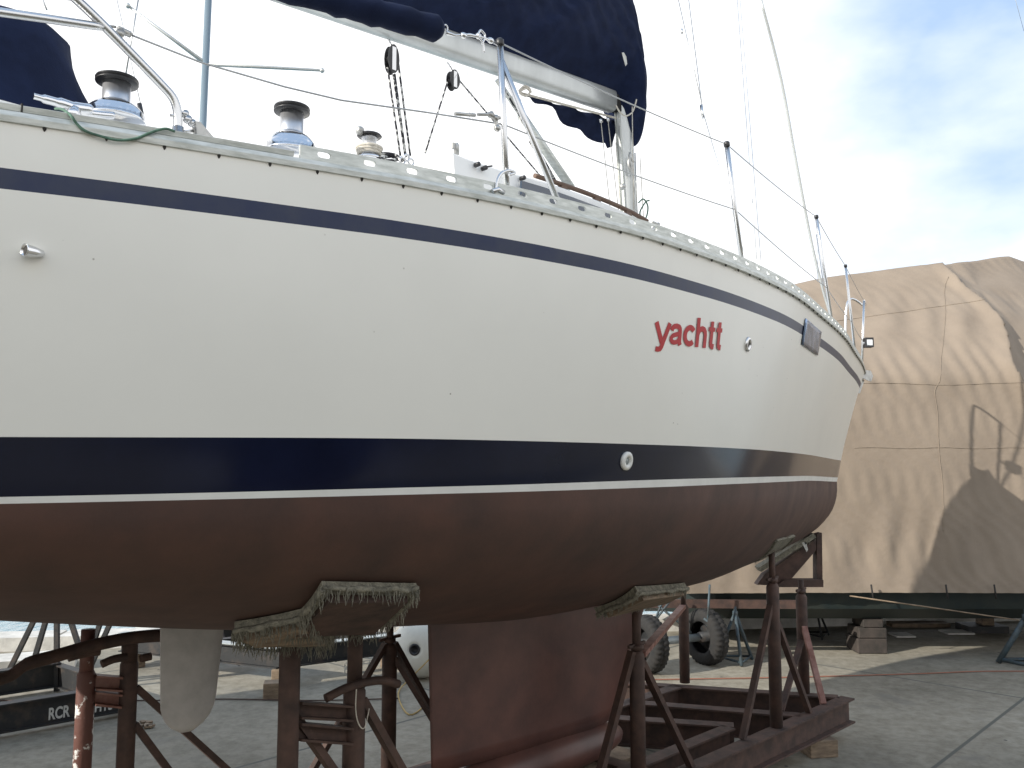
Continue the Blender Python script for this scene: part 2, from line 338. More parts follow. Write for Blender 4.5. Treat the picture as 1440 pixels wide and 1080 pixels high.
# ------------------------------------------------------------------ the yacht
yacht = empty('sailing_yacht', B(6, 0, .35), 'large white sailing yacht with navy stripes and red lettering propped on a rusty cradle', 'yacht')
LOA = 11.6
zs = spl([(0, 3.57), (2.2, 3.55), (4.25, 3.53), (5.5, 3.51), (6.5, 3.49), (7.5, 3.47), (8.2, 3.455), (8.7, 3.44), (9.1, 3.43), (9.4, 3.42), (11.6, 3.36)])
bs = spl([(0, .0), (.25, .13), (.6, .27), (1.2, .50), (2.21, .86), (3.2, 1.21), (4.25, 1.53), (5.5, 1.87), (6.49, 2.02), (7.09, 2.055), (7.6, 2.03), (8.17, 1.955), (8.66, 1.86), (9.06, 1.765), (9.41, 1.68), (10.5, 1.4), (11.6, 1.08)])
bw = spl([(0, .0), (.25, .09), (.6, .20), (1.2, .40), (2.21, .74), (3.2, 1.08), (4.25, 1.42), (5.5, 1.75), (6.49, 1.90), (7.3, 1.93), (8.17, 1.84), (9.06, 1.66), (9.6, 1.50), (10.5, 1.15), (11.6, .7)])
zbt = spl([(0, 2.555), (1, 2.56), (4, 2.585), (6.5, 2.593), (8, 2.592), (9.4, 2.575), (11.6, 2.55)])
zbb = spl([(0, 2.36), (1, 2.375), (4, 2.425), (6.5, 2.438), (8, 2.428), (9.4, 2.418), (11.6, 2.415)])
zwl = spl([(0, 2.31), (1, 2.33), (4, 2.388), (6.5, 2.404), (8, 2.403), (9.4, 2.400), (11.6, 2.40)])
stem = spl([(2.0, .98), (2.335, .77), (2.6, .64), (3.0, .40), (3.3, .20), (3.57, 0)])
DEP = spl([(.77, .02), (.80, .15), (.9, .28), (1.05, .38), (1.45, .53), (2.2, .67), (3.4, .79), (4.8, .83), (6.5, .81), (7.3, .74), (8, .665), (9, .50), (10, .30), (11.6, .06)])
st = [0, .003, .008, .015, .025, .04, .055, .075] + [.1 + .9 * i / 66 for i in range(67)]
def toprow(zf, k, off=0):
    """row at height zf(a); k blends deck-edge half-breadth into waterline half-breadth"""
    row = []
    for s_ in st:
        a0 = s_ * LOA; z = zf(a0); z = z + off; a_st = stem(z); a = a_st + s_ * (LOA - a_st); z = zf(a) + off
        b_ = bs(s_ * LOA) * (1 - k) + bw(s_ * LOA) * k
        row.append((a, b_, z))
    return row
def flare(zv, a): t = (zs(a) - zv) / (zs(a) - zwl(a)); return max(0, t) ** 1.35
rows = []; mi = []
def addrow(zf, m_):
    k = flare(zf(5), 5); rows.append(toprow(zf, k)); mi.append(m_)
addrow(lambda a: zs(a), 0); addrow(lambda a: zs(a) - .07, 0)
addrow(lambda a: zs(a) - .137, 1); addrow(lambda a: zs(a) - .193, 0)
for i in range(1, 12):
    f_ = i / 12; addrow(lambda a, f_=f_: (zs(a) - .193) * (1 - f_) + zbt(a) * f_, 0)
addrow(zbt, 2)
for f_ in (.33, .66): addrow(lambda a, f_=f_: zbt(a) * (1 - f_) + zbb(a) * f_, 2)
addrow(zbb, 3); addrow(zwl, 4)
wl = rows[-1]
for i in range(1, 19):
    ph = i / 18 * math.pi / 2; row = []
    for j, s_ in enumerate(st):
        a, b0, z0 = wl[j]; vv = max(0, 1 - a / 4.5); q = .88 + .75 * vv; dd = DEP(a)
        p = 1.0 - .12 * vv
        row.append((a, b0 * math.cos(ph) ** q if i < 18 else 0, z0 - dd * math.sin(ph) ** p))
    rows.append(row); mi.append(4)
hm = MB()
for side in (1, -1):
    hm.grid([[B(a, b_ * side, z) for a, b_, z in row] for row in rows], mis=mi)
# transom
hm.grid([[B(row[-1][0], row[-1][1] * sg, row[-1][2]) for sg in (1, 0, -1)] for row in rows], smooth=False)
hull = hm.build('hull', [gel, navy2, navy, wline, anti], yacht)
bm = bmesh.new(); bm.from_mesh(hull.data); bmesh.ops.remove_doubles(bm, verts=bm.verts, dist=.0006)
bmesh.ops.recalc_face_normals(bm, faces=bm.faces); bm.to_mesh(hull.data); bm.free()
BV = BVHTree.FromPolygons([v.co.copy() for v in hull.data.vertices], [tuple(p.vertices) for p in hull.data.polygons])
def HP(px, py):
    p, n, _, _ = BV.ray_cast(Vector((0, 0, EYE)), ray(px, py).normalized())
    if p is None:
        best = 9
        for i in range(200):
            h_, hn, _, d_ = BV.find_nearest(D(px, py, 2 + i * .04))
            if d_ < best: best = d_; p, n = h_, hn
    if n.dot(ray(px, py)) > 0: n = -n
    return p, n
def HA(a, z, side=1):
    p, n, _, _ = BV.ray_cast(B(a, 6 * side, z), -N * side)
    if n.dot(N * side) < 0: n = -n
    return p, n
# deck
mb = MB(); mb.grid([[B(a, bs(a) * f_ * .995, zs(a) - .004 + .05 * (1 - f_ * f_)) for f_ in (-1, -.8, -.5, 0, .5, .8, 1)] for a in [0.02 + i * (LOA - .02) / 50 for i in range(51)]])
mb.build('deck', deckm, yacht)
# lettering on the bow
STROKES = {
 'y': (.96, [([(.02, 1), (.49, .02)], .27), ([(.94, 1), (.56, .05), (.49, -.15), (.40, -.27), (.26, -.30), (.10, -.28)], .25)]),
 'a': (.98, [([(.14, .66), (.19, .79), (.30, .865), (.47, .89), (.64, .86), (.73, .77), (.75, .62), (.75, .18), (.78, .08), (.82, .0)], .25), ([(.75, .56), (.50, .50), (.26, .43), (.15, .33), (.14, .22), (.22, .13), (.36, .10), (.54, .13), (.68, .23), (.75, .36)], .22)]),
 'c': (.97, [([(.50 + .36 * math.cos(R(t_)), .495 + .385 * math.sin(R(t_))) for t_ in range(38, 325, 14)], .26)]),
 'h': (1.0, [([(.14, 0), (.14, 1.38)], .26), ([(.14, .60), (.20, .74), (.31, .84), (.47, .88), (.63, .84), (.73, .73), (.76, .58), (.76, 0)], .26)]),
 't': (.66, [([(.29, 1.27), (.29, .28), (.32, .16), (.40, .11), (.56, .10)], .26), ([(.02, .90), (.54, .90)], .20)])}
zA0, zA1 = HP(921, 482)[0], HP(1012, 492)[0]; zB0, zB1 = HP(925, 442)[0], HP(1012, 449)[0]
al = inv(HP(920, 480)[0])[0]; ar = inv(HP(1013, 485)[0])[0]
tw = sum(STROKES[c][0] for c in 'yachtt') - .06
mb = MB(); xo = 0; lay = 0
for c in 'yachtt':
    for path, w_ in STROKES[c][1]:
        pp_ = []
        for q in range(len(path) - 1):
            for k in range(4): pp_.append((path[q][0] + (path[q + 1][0] - path[q][0]) * k / 4, path[q][1] + (path[q + 1][1] - path[q][1]) * k / 4))
        pp_.append(path[-1]); rr_ = []
        for q, (x_, y_) in enumerate(pp_):
            e0 = pp_[max(q - 2, 0)]; e1 = pp_[min(q + 2, len(pp_) - 1)]; dx_, dy_ = e1[0] - e0[0], e1[1] - e0[1]; ln = math.hypot(dx_, dy_)
            row = []
            for sg in (-1, -.33, .33, 1):
                X_ = xo + x_ - dy_ / ln * w_ * .5 * sg; Y_ = y_ + dx_ / ln * w_ * .5 * sg
                f_ = X_ / tw; a = al + (ar - al) * f_
                zb_ = zA0.z + (zA1.z - zA0.z) * f_; zt_ = zB0.z + (zB1.z - zB0.z) * f_
                p, n = HA(a, zb_ + (zt_ - zb_) * Y_ / 1.38); row.append(p + n * (.002 + .0004 * lay))
            rr_.append(row)
        mb.grid(rr_, smooth=False); lay += 1
    xo += STROKES[c][0]
o = mb.build('lettering', redt, yacht, recalc=False); tag(o, 'red lettering reading yachtt')
# toe rail
def railpt(a, out_=0, up=0, side=1): return B(a, (bs(a) + out_) * side, zs(a) + up)
A_T = 8.62
def toe_rail(side):
    mb = MB(); lip = []; n = 150
    for i in range(n + 1):
        a = .03 + (LOA - .06) * i / n
        lip.append([railpt(a, o_, u_, side) for o_, u_ in ((-.004, -.014), (.013, -.012), (.016, .004), (.012, .018), (-.004, .024), (-.030, .024), (-.030, -.002))])
    mb.grid(lip, smooth=False, closed=True)
    # low cap abaft the perforated length
    lc = []
    for i in range(31):
        a = A_T + .02 + (LOA - .1 - A_T) * i / 30
        lc.append([railpt(a, o_, u_, side) for o_, u_ in ((-.002, .0245), (.002, .040), (-.012, .046), (-.045, .044), (-.050, .0245))])
    mb.grid(lc, smooth=False, closed=True); mb.f.append([len(mb.v) - 5 * 31 + k for k in range(5)]); mb.m.append(0); mb.sm.append(False)
    # perforated web
    cell = .155; nc = int((A_T - .25) / cell); a_e = A_T
    for c_ in range(nc):
        a1 = a_e - c_ * cell; a0 = a1 - cell; am = (a0 + a1) / 2
        hgt = .066 if c_ else .066
        hw, hh, zc = .022, .0105, .046
        outer = []; inner = []
        for k in range(16):
            an = 2 * math.pi * k / 16; cx, sy = math.cos(an), math.sin(an)
            sc = 1 / max(abs(cx), abs(sy)); outer.append((am + cx * sc * cell / 2, .0445 + sy * sc * .0225))
            inner.append((am + hw * math.copysign(abs(cx) ** .6, cx), zc + hh * math.copysign(abs(sy) ** .8, sy)))
        # square the corners of the outer ring
        cor = {0: None}
        if c_ == 0: outer = [(x_ if not (x_ > am + .07 and z_ > .04) else x_ - .0, z_) for x_, z_ in outer]
        pts = []
        for ring in (outer, inner):
            for th_ in (-.002, -.009): pts.append([railpt(x_, th_, z_, side) for x_, z_ in ring])
        o_ = len(mb.v); mb.v += [tuple(p) for r_ in pts for p in r_]
        for k in range(16):
            k2 = (k + 1) % 16
            for q4 in ((0 + k, 0 + k2, 32 + k2, 32 + k), (16 + k, 16 + k2, 48 + k2, 48 + k), (32 + k, 32 + k2, 48 + k2, 48 + k), (k, k2, 16 + k2, 16 + k)):
                mb.f.append([o_ + i for i in q4]); mb.m.append(0); mb.sm.append(False)
    r_ = mb.build('toe_rail', alu, yacht)
    return r_
rail = toe_rail(1); rail2 = toe_rail(-1)
scm = MB(); scm.lathe((0, 0, 0), (0, 0, -1), [(.005, 0), (.005, .004), (.003, .008), (.001, .011)], 8)  # dark drops under the rail lip, standing for drips and bolt shadows
scr = None
for i in range(66):
    a = 9.9 - i * .148
    if scr is None:
        scr = scm.build('screw', dark, rail); o = scr
    else: o = scr.copy(); COL.objects.link(o); o.parent = rail
    p = railpt(a, .006, -.0125); o.location = p
# toe rail joint gap
mb = MB(); p = L(30, 158, 1.69); a_, l_, z_ = inv(p)
mb.box(railpt(a_, -.02, .034), .004, .046, .026, (U, N, ZV)); mb.build('rail_joint', dark, rail)

# fittings on the hull side
p, n = HP(46, 356); mb = MB()
mb.lathe(p + n * .016 + U * .024, (-U + n * .25 + ZV * .02).normalized(), [(.004, -.004), (.009, 0), (.0145, .022), (.0175, .046), (.0185, .049), (.0160, .049), (.0150, .030)], 18); eo_ = mb.build('exhaust_outlet', chrome, yacht)
mb = MB(); mb.lathe(p + n * .0255 - U * .012, (-U + n * .25).normalized(), [(.015, 0), (.015, .004)], 16); mb.build('opening', dark, eo_)
p, n = HP(1051, 484); mb = MB(); mb.lathe(p, n, [(.040, -.002), (.040, .006), (.032, .013), (.022, .013), (.020, .002)], 20); f = mb.build('skin_fitting', steel, yacht)
mb = MB(); mb.lathe(p, n, [(.019, .001), (.019, .006)], 16); mb.build('opening', dark, f)
p, n = HP(880, 648); mb = MB(); mb.lathe(p, n, [(.040, -.002), (.040, .010), (.030, .016), (.020, .014), (.017, .004)], 22); f = mb.build('skin_fitting', wline, yacht); tag(f, 'white round skin fitting in the navy boot stripe')
mb = MB(); mb.lathe(p, n, [(.016, .001), (.016, .007)], 16); mb.build('opening', galv, f)
cs = [HP(*q) for q in ((1127, 444), (1151, 458), (1153, 497), (1130, 487))]
ac = [inv(c_[0])[0] for c_ in cs]; a0, a1 = (ac[0] + ac[3]) / 2, (ac[1] + ac[2]) / 2; z1 = cs[0][0].z; z0 = cs[3][0].z
mb = MB(); g = []
for j in range(7):
    row = []
    for i in range(11):
        a = a0 + (a1 - a0) * i / 10; z = z0 + (z1 - z0) * j / 6; q_, n_ = HA(a, z); row.append(q_ + n_ * (.005 + .0015 * math.sin(i * 1.9 + j * 1.3) * (0 < i < 10)))
    g.append(row)
mb.grid(g); plate = mb.build('anchor_plate', platem, yacht)
sm_ = plate.modifiers.new('thickness', 'SOLIDIFY'); sm_.thickness = .004
for fa, fz in ((.08, .1), (.92, .1), (.08, .9), (.92, .9)):
    q_, n_ = HA(a0 + (a1 - a0) * fa, z0 + (z1 - z0) * fz); mb = MB(); mb.lathe(q_ + n_ * .005, n_, [(.010, 0), (.009, .003), (.003, .005)], 10); mb.build('screw', blk, plate)

# keel and rudder
def foil(chord_lo, chord_hi, z0, z1, aLE0, aLE1, th0, th1, m, name, nseg=10, roundtip=False, lat=0):
    mb = MB(); rws = []
    for j in range(nseg + 1):
        f_ = j / nseg; z = z0 + (z1 - z0) * f_; ch = chord_lo + (chord_hi - chord_lo) * f_; le = aLE0 + (aLE1 - aLE0) * f_; th = th0 + (th1 - th0) * f_
        if roundtip:
            g_ = max(0, 1 - f_ / .20); k_ = math.sqrt(max(0.06, 1 - g_ ** 2.2)) if g_ else 1; le += ch * (1 - k_) / 2; ch *= k_; th *= max(.25, k_)
        ring = []
        for k in range(28):
            an = 2 * math.pi * k / 28; xx = (1 - math.cos(an)) / 2; yy = th / 2 * math.copysign(1, math.sin(an)) * (2.97 * math.sqrt(max(xx, 0)) - 1.26 * xx - 3.52 * xx ** 2 + 2.84 * xx ** 3 - 1.02 * xx ** 4) if 0 < k < 28 and k != 14 else 0
            ring.append(B(le + ch * xx, lat + yy, z))
        rws.append(ring)
    mb.grid(rws, closed=True)
    n_ = len(rws) * 28; mb.f.append(list(range(28))); mb.m.append(0); mb.sm.append(False); mb.f.append(list(range(n_ - 28, n_))); mb.m.append(0); mb.sm.append(False)
    return mb.build(name, m, yacht)
kf = foil(1.72, 2.45, .62, 1.80, 4.80, 4.12, .20, .26, keelm, 'keel', 12)
mb = MB(); bul = []
for i in range(41):
    f_ = i / 40; a = 4.72 + 1.95 * f_; w_ = .19 * (math.sin(math.pi * min(1, f_ ** .75 * .92 + .06)) ** .6); hgt = .15 * (math.sin(math.pi * min(1, f_ ** .75 * .92 + .06)) ** .6)
    bul.append([B(a, w_ * math.cos(2 * math.pi * k / 20), .50 + hgt * math.sin(2 * math.pi * k / 20)) for k in range(20)])
mb.grid(bul, closed=True); o = mb.build('keel_bulb', keelm, kf)
foil(.26, .36, 1.205, 1.98, 7.94, 7.87, .075, .10, rudm, 'rudder', 24, True)

# ---- deck house
AT = lambda px, py, l: inv(L(px, py, l))
CL = 1.12
top = [AT(*q, CL) for q in ((637, 211), (662, 221), (700, 234), (748, 247), (792, 261), (839, 278), (883, 297), (912, 314), (935, 328))]
0 and print('CABIN', [(round(a, 2), round(z, 2)) for a, l, z in top])
ctab = sorted([(a, z) for a, l, z in top]); cz = spl(ctab)
ca0, ca1 = ctab[0][0], ctab[-1][0]
mb = MB(); rws = []
for i in range(25):
    a = ca0 - .5 + (ca1 - ca0 + .5) * i / 24; zt = cz(a) if a > ca0 else 3.56 + (cz(ca0) - 3.56) * max(0, (a - ca0 + .5) / .5)
    rws.append([B(a, l_ * sg, z_) for sg, l_, z_ in ((1, CL + .06, 3.50), (1, CL, zt - .02), (1, CL - .03, zt), (1, CL * .6, zt + .05), (1, 0, zt + .07), (-1, CL * .6, zt + .05), (-1, CL - .03, zt), (-1, CL, zt - .02), (-1, CL + .06, 3.50))])
mb.grid(rws, smooth=False); n9 = len(mb.v); mb.f.append(list(range(n9 - 9, n9))); mb.m.append(0); mb.sm.append(False)
cabin = mb.build('cabin', deckm, yacht)
wt = [AT(*q, CL + .02) for q in ((729, 256), (760, 265), (800, 279), (845, 296), (880, 308))]
wb = [AT(*q, CL + .035) for q in ((729, 275), (760, 283), (800, 295), (845, 306), (880, 312))]
mb = MB(); mb.grid([[B(a, l_ + .012, z) for a, l_, z in wt], [B(a, l_ + .012, z) for a, l_, z in wb]], smooth=False)
wi = mb.build('cabin_window', glass, cabin); sm_ = wi.modifiers.new('thickness', 'SOLIDIFY'); sm_.thickness = .012
hp = [AT(*q, CL - .04) for q in ((752, 248), (792, 261), (839, 278), (883, 297), (910, 312))]
mb = MB(); mb.tube(smoothpath([B(a, l_, z + .004) for a, l_, z in hp], 4), .014, 8)
for a, l_, z in hp[1:4]: mb.box(B(a, l_, z - .012), .05, .022, .03, (U, N, ZV))
mb.build('handrail', teak, cabin)
for q, nm in (((672, 231), 'vent_plug'), ((682, 236), 'cleat'), ((736, 250), 'fairlead')):
    p = L(*q, CL + .03); mb = MB(); mb.lathe(p, N, [(.012, -.02), (.012, .01), (.006, .014)], 10)
    if nm == 'cleat': mb.bar(p + N * .02 - U * .03 - ZV * .01, p + N * .02 + U * .03 + ZV * .012, .008, .008)
    mb.build(nm, blk, cabin)
p = L(642, 212, CL - .1); mb = MB(); mb.lathe(p - ZV * .02, ZV, [(.014, 0), (.014, .05), (.008, .06)], 10); mb.bar(p + ZV * .02 - U * .03, p + ZV * .02, .012, .03); mb.build('stanchion_socket', castal, cabin)

# cockpit coaming carrying the winches
mb = MB(); co = []
for i in range(13):
    a = 8.2 + 2.6 * i / 12; zt = 3.535 + .05 * math.sin(math.pi * i / 12)
    co.append([B(a, 1.42, 3.44), B(a, 1.38, zt), B(a, 1.16, zt + .01), B(a, 1.12, 3.44)])
mb.grid(co, smooth=False)
for rr_ in (co[0], co[-1]): mb.add(rr_, [(0, 1, 2, 3)])
mb.build('coaming', deckm, yacht)
def winch(px, pytop, pybase, l, rcap, nm='winch', skirt=True):
    pb_ = L(px, pybase, l); ptp = L(px, pytop, l); h = (ptp - pb_).length; ax_ = (ptp - pb_).normalized()
    ax_ = (ZV * 1.0 + ax_ * .0).normalized()
    if skirt: prof = [(rcap * 1.42, 0), (rcap * 1.42, .06 * h), (rcap * 1.34, .07 * h), (rcap * 1.34, .18 * h), (rcap * 1.20, .25 * h), (rcap * 1.06, .31 * h), (rcap * .70, .37 * h), (rcap * .65, .41 * h), (rcap * .65, .76 * h)]
    else: prof = [(rcap * 1.0, 0), (rcap * .95, .1 * h), (rcap * .62, .2 * h), (rcap * .55, .3 * h), (rcap * .58, .72 * h), (rcap * .72, .78 * h)]
    mb = MB(); kk = 6 if skirt else 3
    mb.lathe(pb_, ax_, prof[:kk], 32); w_ = mb.build(nm, chrome, yacht)
    mb = MB(); mb.lathe(pb_, ax_, prof[kk - 1:], 32); mb.build('drum', brushed, w_)
    if skirt:
        mb = MB()
        mb.lathe(pb_ + ax_ * (.76 * h), ax_, [(rcap * q_, k_ * .66 * h) for q_, k_ in ((.64, 0), (.98, .02), (1, .05), (.86, .085), (.86, .10), (1, .13), (.97, .17), (.55, .20), (.5, .225), (.2, .24))], 32)
        mb.build('self_tailer', blk, w_)
    else:
        mb = MB(); mb.lathe(pb_ + ax_ * (.78 * h), ax_, [(rcap * .9, 0), (rcap * 1.0, .04 * h), (rcap * .9, .09 * h), (rcap * .5, .13 * h)], 24); mb.build('self_tailer', blk, w_)
        mb = MB(); c_ = pb_ + ax_ * (.86 * h) - U * rcap * 1.0; mb.lathe(c_ - ZV * .012, (.3, -.3, 1), [(.012, 0), (.017, .012), (.015, .028), (.005, .034)], 12)
        mb.box(c_ + U * .02, .05, .018, .014, (U, N, ZV)); mb.build('feeder_arm', castal, w_)
    return w_
winch(162, 101, 172, 1.30, .068); winch(409, 141, 218, 1.28, .070); winch(519, 184, 226, 1.34, .052, skirt=False)
# rope turns and tails by the small winch
mb = MB(); c0 = L(519, 216, 1.34)
for k in range(3): mb.tube([c0 + ZV * (.011 * k) + (U * math.cos(t_) + N * math.sin(t_)) * (.045 + .003 * k) for t_ in [i * math.pi / 10 for i in range(20)]], .007, 6, closed=True)
mb.build('rope_turns', ropew, yacht)
mb = MB(); mb.tube(smoothpath([L(q[0], q[1], q[2]) for q in ((525, 220, 1.36), (540, 216, 1.38), (556, 218, 1.4), (560, 224, 1.42), (545, 226, 1.42), (535, 223, 1.4), (550, 220, 1.38), (566, 226, 1.45))]), .007, 6); mb.build('sheet_tail', ropeb, yacht)
mb = MB()
for q in ((572, 222), (578, 228), (566, 226)):
    p = L(*q, 1.45); mb.tube([p + (U * math.cos(t_) + ZV * math.sin(t_)) * .014 for t_ in [i * math.pi / 5 for i in range(10)]], .005, 6, closed=True)
mb.build('shackle', steel, yacht)
# big horn cleat on the quarter
mb = MB(); q0_, q1_ = L(48, 135, 1.55), L(172, 166, 1.55)
mb.tube(smoothpath([L(*q, 1.55) for q in ((47, 135), (62, 139), (84, 145), (106, 152), (130, 155))]), [.009] * 5 + [.013] * 5 + [.017] * 5 + [.019] * 5 + [.013], 12)
mb.tube([L(105, 152, 1.55), L(100, 168, 1.55)], [.020, .024], 12); mb.tube(smoothpath([L(*q, 1.55) for q in ((100, 152), (118, 158), (138, 161), (160, 163))]), .012, 12)
mb.build('horn_cleat', chrome, yacht)

# pushpit
PL = 1.66
mb = MB(); mb.tube(smoothpath([L(*q, PL) for q in ((40, -60), (105, -3), (150, 40), (200, 91), (228, 120), (242, 136), (248, 150), (250, 165), (250, 190))], 4), .0135, 12)
pp = mb.build('pushpit', steel, yacht)
mb = MB(); mb.tube([L(-80, 8, PL), L(0, 17, PL), L(70, 27, PL), L(130, 36, PL), L(150, 38, PL)], .0125, 12); mb.build('rail_tube', steel, pp)
mb = MB(); mb.tube([L(-80, -40, PL - .1), L(0, -20, PL - .1), L(100, -5, PL)], .0125, 12); mb.build('rail_tube', steel, pp)
mb = MB(); mb.lathe(L(250, 192, PL), ZV, [(.034, 0), (.034, .006), (.018, .010), (.017, .03)], 16); mb.build('base_flange', steel, pp)
mb = MB(); mb.tube([L(150, 36, PL), L(163, 38, PL)], .004, 6); mb.tube([L(165, 40, PL), L(184, 49, PL)], .010, 8); mb.lathe(L(169, 47, PL), N, [(.013, -.01), (.013, .01)], 8); mb.build('lifeline_clamp', castal, pp)
# snatch block and shackles at the pushpit foot
mb = MB(); 
for q0_, q1_ in (((240, 162), (252, 164)), ((254, 162), (262, 163)), ((262, 166), (270, 172)), ((258, 185), (272, 184))): mb.tube([L(*q0_, 1.66), L(*q1_, 1.66)], .005, 6)
for cx, cy, r_ in ((260, 160, .010), (264, 168, .011), (270, 173, .010), (275, 176, .009)): mb.lathe(L(cx, cy, 1.66) - N * .01, N, [(r_, 0), (r_, .02)], 12)
mb.build('shackle', steel, yacht)
mb = MB(); pts = [L(*q, 1.66) for q in ((272, 172), (279, 173), (299, 196), (275, 194))]; mb.prism([p - N * .014 for p in pts], N * .028)
mb.build('turning_block', castal, yacht)

# stanchions and lifelines
def a_at_px(px):
    best = None
    for i in range(1100):
        a = .02 + i * .01; p = railpt(a, -.03, .02); d = p - Vector((0, 0, EYE)); dd = d.y * CP + d.z * SP; x = 720 + F * d.x / dd
        if best is None or abs(x - px) < best[0]: best = (abs(x - px), a)
    return best[1]
tops = []
def stanchion(bpx, tpx, tpy, midy, brace=False):
    a = a_at_px(bpx); pb_ = railpt(a, -.035, -.002); lt = bs(a) - .02
    pt_ = L(tpx, tpy, lt)
    mb = MB(); mb.tube([pb_, pb_.lerp(pt_, .5), pt_], .0125, 10); s_ = mb.build('stanchion', steel, yacht)
    mb = MB(); d = (pt_ - pb_).normalized(); mb.lathe(pt_ - d * .012, d, [(.0145, 0), (.016, .004), (.016, .022), (.009, .028)], 12); mb.build('cap', blk, s_)
    mb = MB(); mb.lathe(pb_ - d * .0, d, [(.030, 0), (.030, .006), (.018, .010), (.0175, .07)], 14); mb.build('socket', steel, s_)
    f_ = (midy); mid = pb_.lerp(pt_, f_)
    tops.append((pb_, pt_, mid)); print('STAN', round(a, 2), 'h', round((pt_ - pb_).length, 2)); return s_
s1 = stanchion(716, 703, 60, .5)
p_ = railpt(a_at_px(796), -.035, 0); mb = MB(); mb.tube([tops[0][0].lerp(tops[0][1], .9), p_], .0125, 10); mb.build('brace_tube', steel, s1)
mb = MB(); mb.lathe(p_, ZV, [(.030, 0), (.030, .006), (.016, .012)], 14); mb.build('socket', steel, s1)
stanchion(1046, 1022, 203, .50); stanchion(1172, 1148, 305, .38); stanchion(1204, 1189, 374, .40)
# pulpit at the bow
pbw = railpt(.16, -.03, 0); pt5 = L(1215, 423, .10)
mb = MB(); mb.tube([pbw, pt5], .014, 10)
mb.tube(smoothpath([pt5, B(-.12, 0, pt5.z - .01), B(inv(pt5)[0], -.10, pt5.z), B(.2, -.12, 3.58)], 6), .014, 10); pul = mb.build('pulpit', steel, yacht)
lc_ = D(1221, 482, pt5.y - .1); mb = MB(); mb.box(lc_ + ZV * .045, .09, .09, .02); mb.box(lc_ - ZV * .045, .09, .09, .02)
for sx_ in (-1, 1): mb.box(lc_ + Vector((sx_ * .04, 0, 0)), .012, .085, .08)
nl = mb.build('navigation_light', blk, pul); mb = MB(); mb.box(lc_, .066, .08, .068); mb.build('lens', lamp_glass, nl)
mb = MB(); mb.tube([lc_ - Vector((.05, 0, 0)), B(.12, .08, lc_.z)], .010, 8); mb.build('bracket', steel, nl)
# bow roller and fittings
mb = MB(); pr_ = [B(.45, l_, 3.585) for l_ in (.05,)]
for sg in (-1, 1): mb.prism([B(.5, sg * .05, 3.60), B(-.10, sg * .05, 3.62), B(-.16, sg * .05, 3.56), B(-.10, sg * .05, 3.49), B(.02, sg * .05, 3.50), B(.5, sg * .05, 3.56)], N * .008 * sg)
mb.bar(B(.5, 0, 3.575), B(-.05, 0, 3.575), .1, .008); br = mb.build('bow_roller', castal, yacht)
mb = MB(); mb.lathe(B(-.1, -.045, 3.555), N, [(.035, 0), (.02, .03), (.02, .06), (.035, .09)], 16); mb.build('roller', blk, br)
mb = MB(); mb.prism([B(.06, .012, 3.52), B(-.02, .012, 3.50), B(.12, .012, 3.34), B(.18, .012, 3.34)], N * -.024); mb.build('stem_plate', castal, yacht)
# lifelines
def lifeline(name, pts, sag, r=.0032):
    mb = MB(); path = []
    for i in range(len(pts) - 1): path += catenary(pts[i], pts[i + 1], sag, 8)[:-1]
    mb.tube(path + [Vector(pts[-1])], r, 6); return mb.build(name, wire, yacht)
T = tops
lifeline('lifeline', [T[0][1], T[1][1], T[2][1], T[3][1], pt5], .012)
lifeline('lifeline', [T[0][2], T[1][2], T[2][2], T[3][2], pbw.lerp(pt5, .45)], .012)
g0 = L(627, 46, 1.98); lifeline('lifeline', [L(184, 49, PL)] + [L(*q, lt) for q, lt in (((283, 88), 1.74), ((400, 122), 1.84), ((480, 141), 1.90), ((600, 158), 1.97))] + [T[0][2]], 0)
# hook and turnbuckle between cushion and stanchion top
mb = MB(); pth = [g0, L(640, 50, 1.99), L(660, 49, 2.0), L(680, 53, 2.01), T[0][1] - ZV * .01]
mb.tube(pth, [.008, .0045, .006, .0045, .006], 8); mb.tube([g0 + (ZV * math.cos(t_) + U * .7 * math.sin(t_)) * .012 + ZV * .018 for t_ in [i * math.pi / 5 for i in range(10)]], .0025, 6, closed=True)
for q in ((652, 50), (673, 51), (690, 57)): mb.lathe(L(*q, 2.0) - U * .01, U, [(.009, 0), (.011, .01), (.009, .02)], 8)
mb.tube(smoothpath([L(*q, 2.01) for q in ((676, 42), (672, 50), (679, 60), (681, 74))]), .004, 6); mb.tube(smoothpath([L(*q, 2.01) for q in ((676, 42), (682, 50), (678, 62))]), .004, 6)
mb.build('turnbuckle', steel, yacht)
mb = MB(); mb.tube([L(640, 160, 1.99), L(668, 162, 2.0)], .007, 8); mb.tube([L(672, 161, 2.0), L(690, 161, 2.0), L(703, 166, 2.0)], .006, 8)
for q in ((690, 161), (697, 166), (699, 180)): mb.lathe(L(*q, 2.0) - N * .008, N, [(.011, 0), (.011, .016)], 8)
mb.bar(L(697, 165, 2.0), L(700, 185, 2.0), .008, .012); mb.build('turnbuckle', castal, yacht)
# loop fairlead by the first stanchion
mb = MB(); mb.tube(smoothpath([L(*q, 2.0) for q in ((697, 268), (700, 252), (706, 243), (716, 240), (724, 243), (716, 246))]), .006, 8); mb.tube([L(*q, 2.0) for q in ((692, 270), (700, 266), (708, 271))], .010, 8); mb.build('fairlead', steel, yacht)
mb = MB(); mb.tube(smoothpath([L(*q, 2.0) for q in ((915, 312), (925, 318), (922, 330), (917, 325), (926, 315))]), .009, 8); mb.build('shackle', castal, yacht)

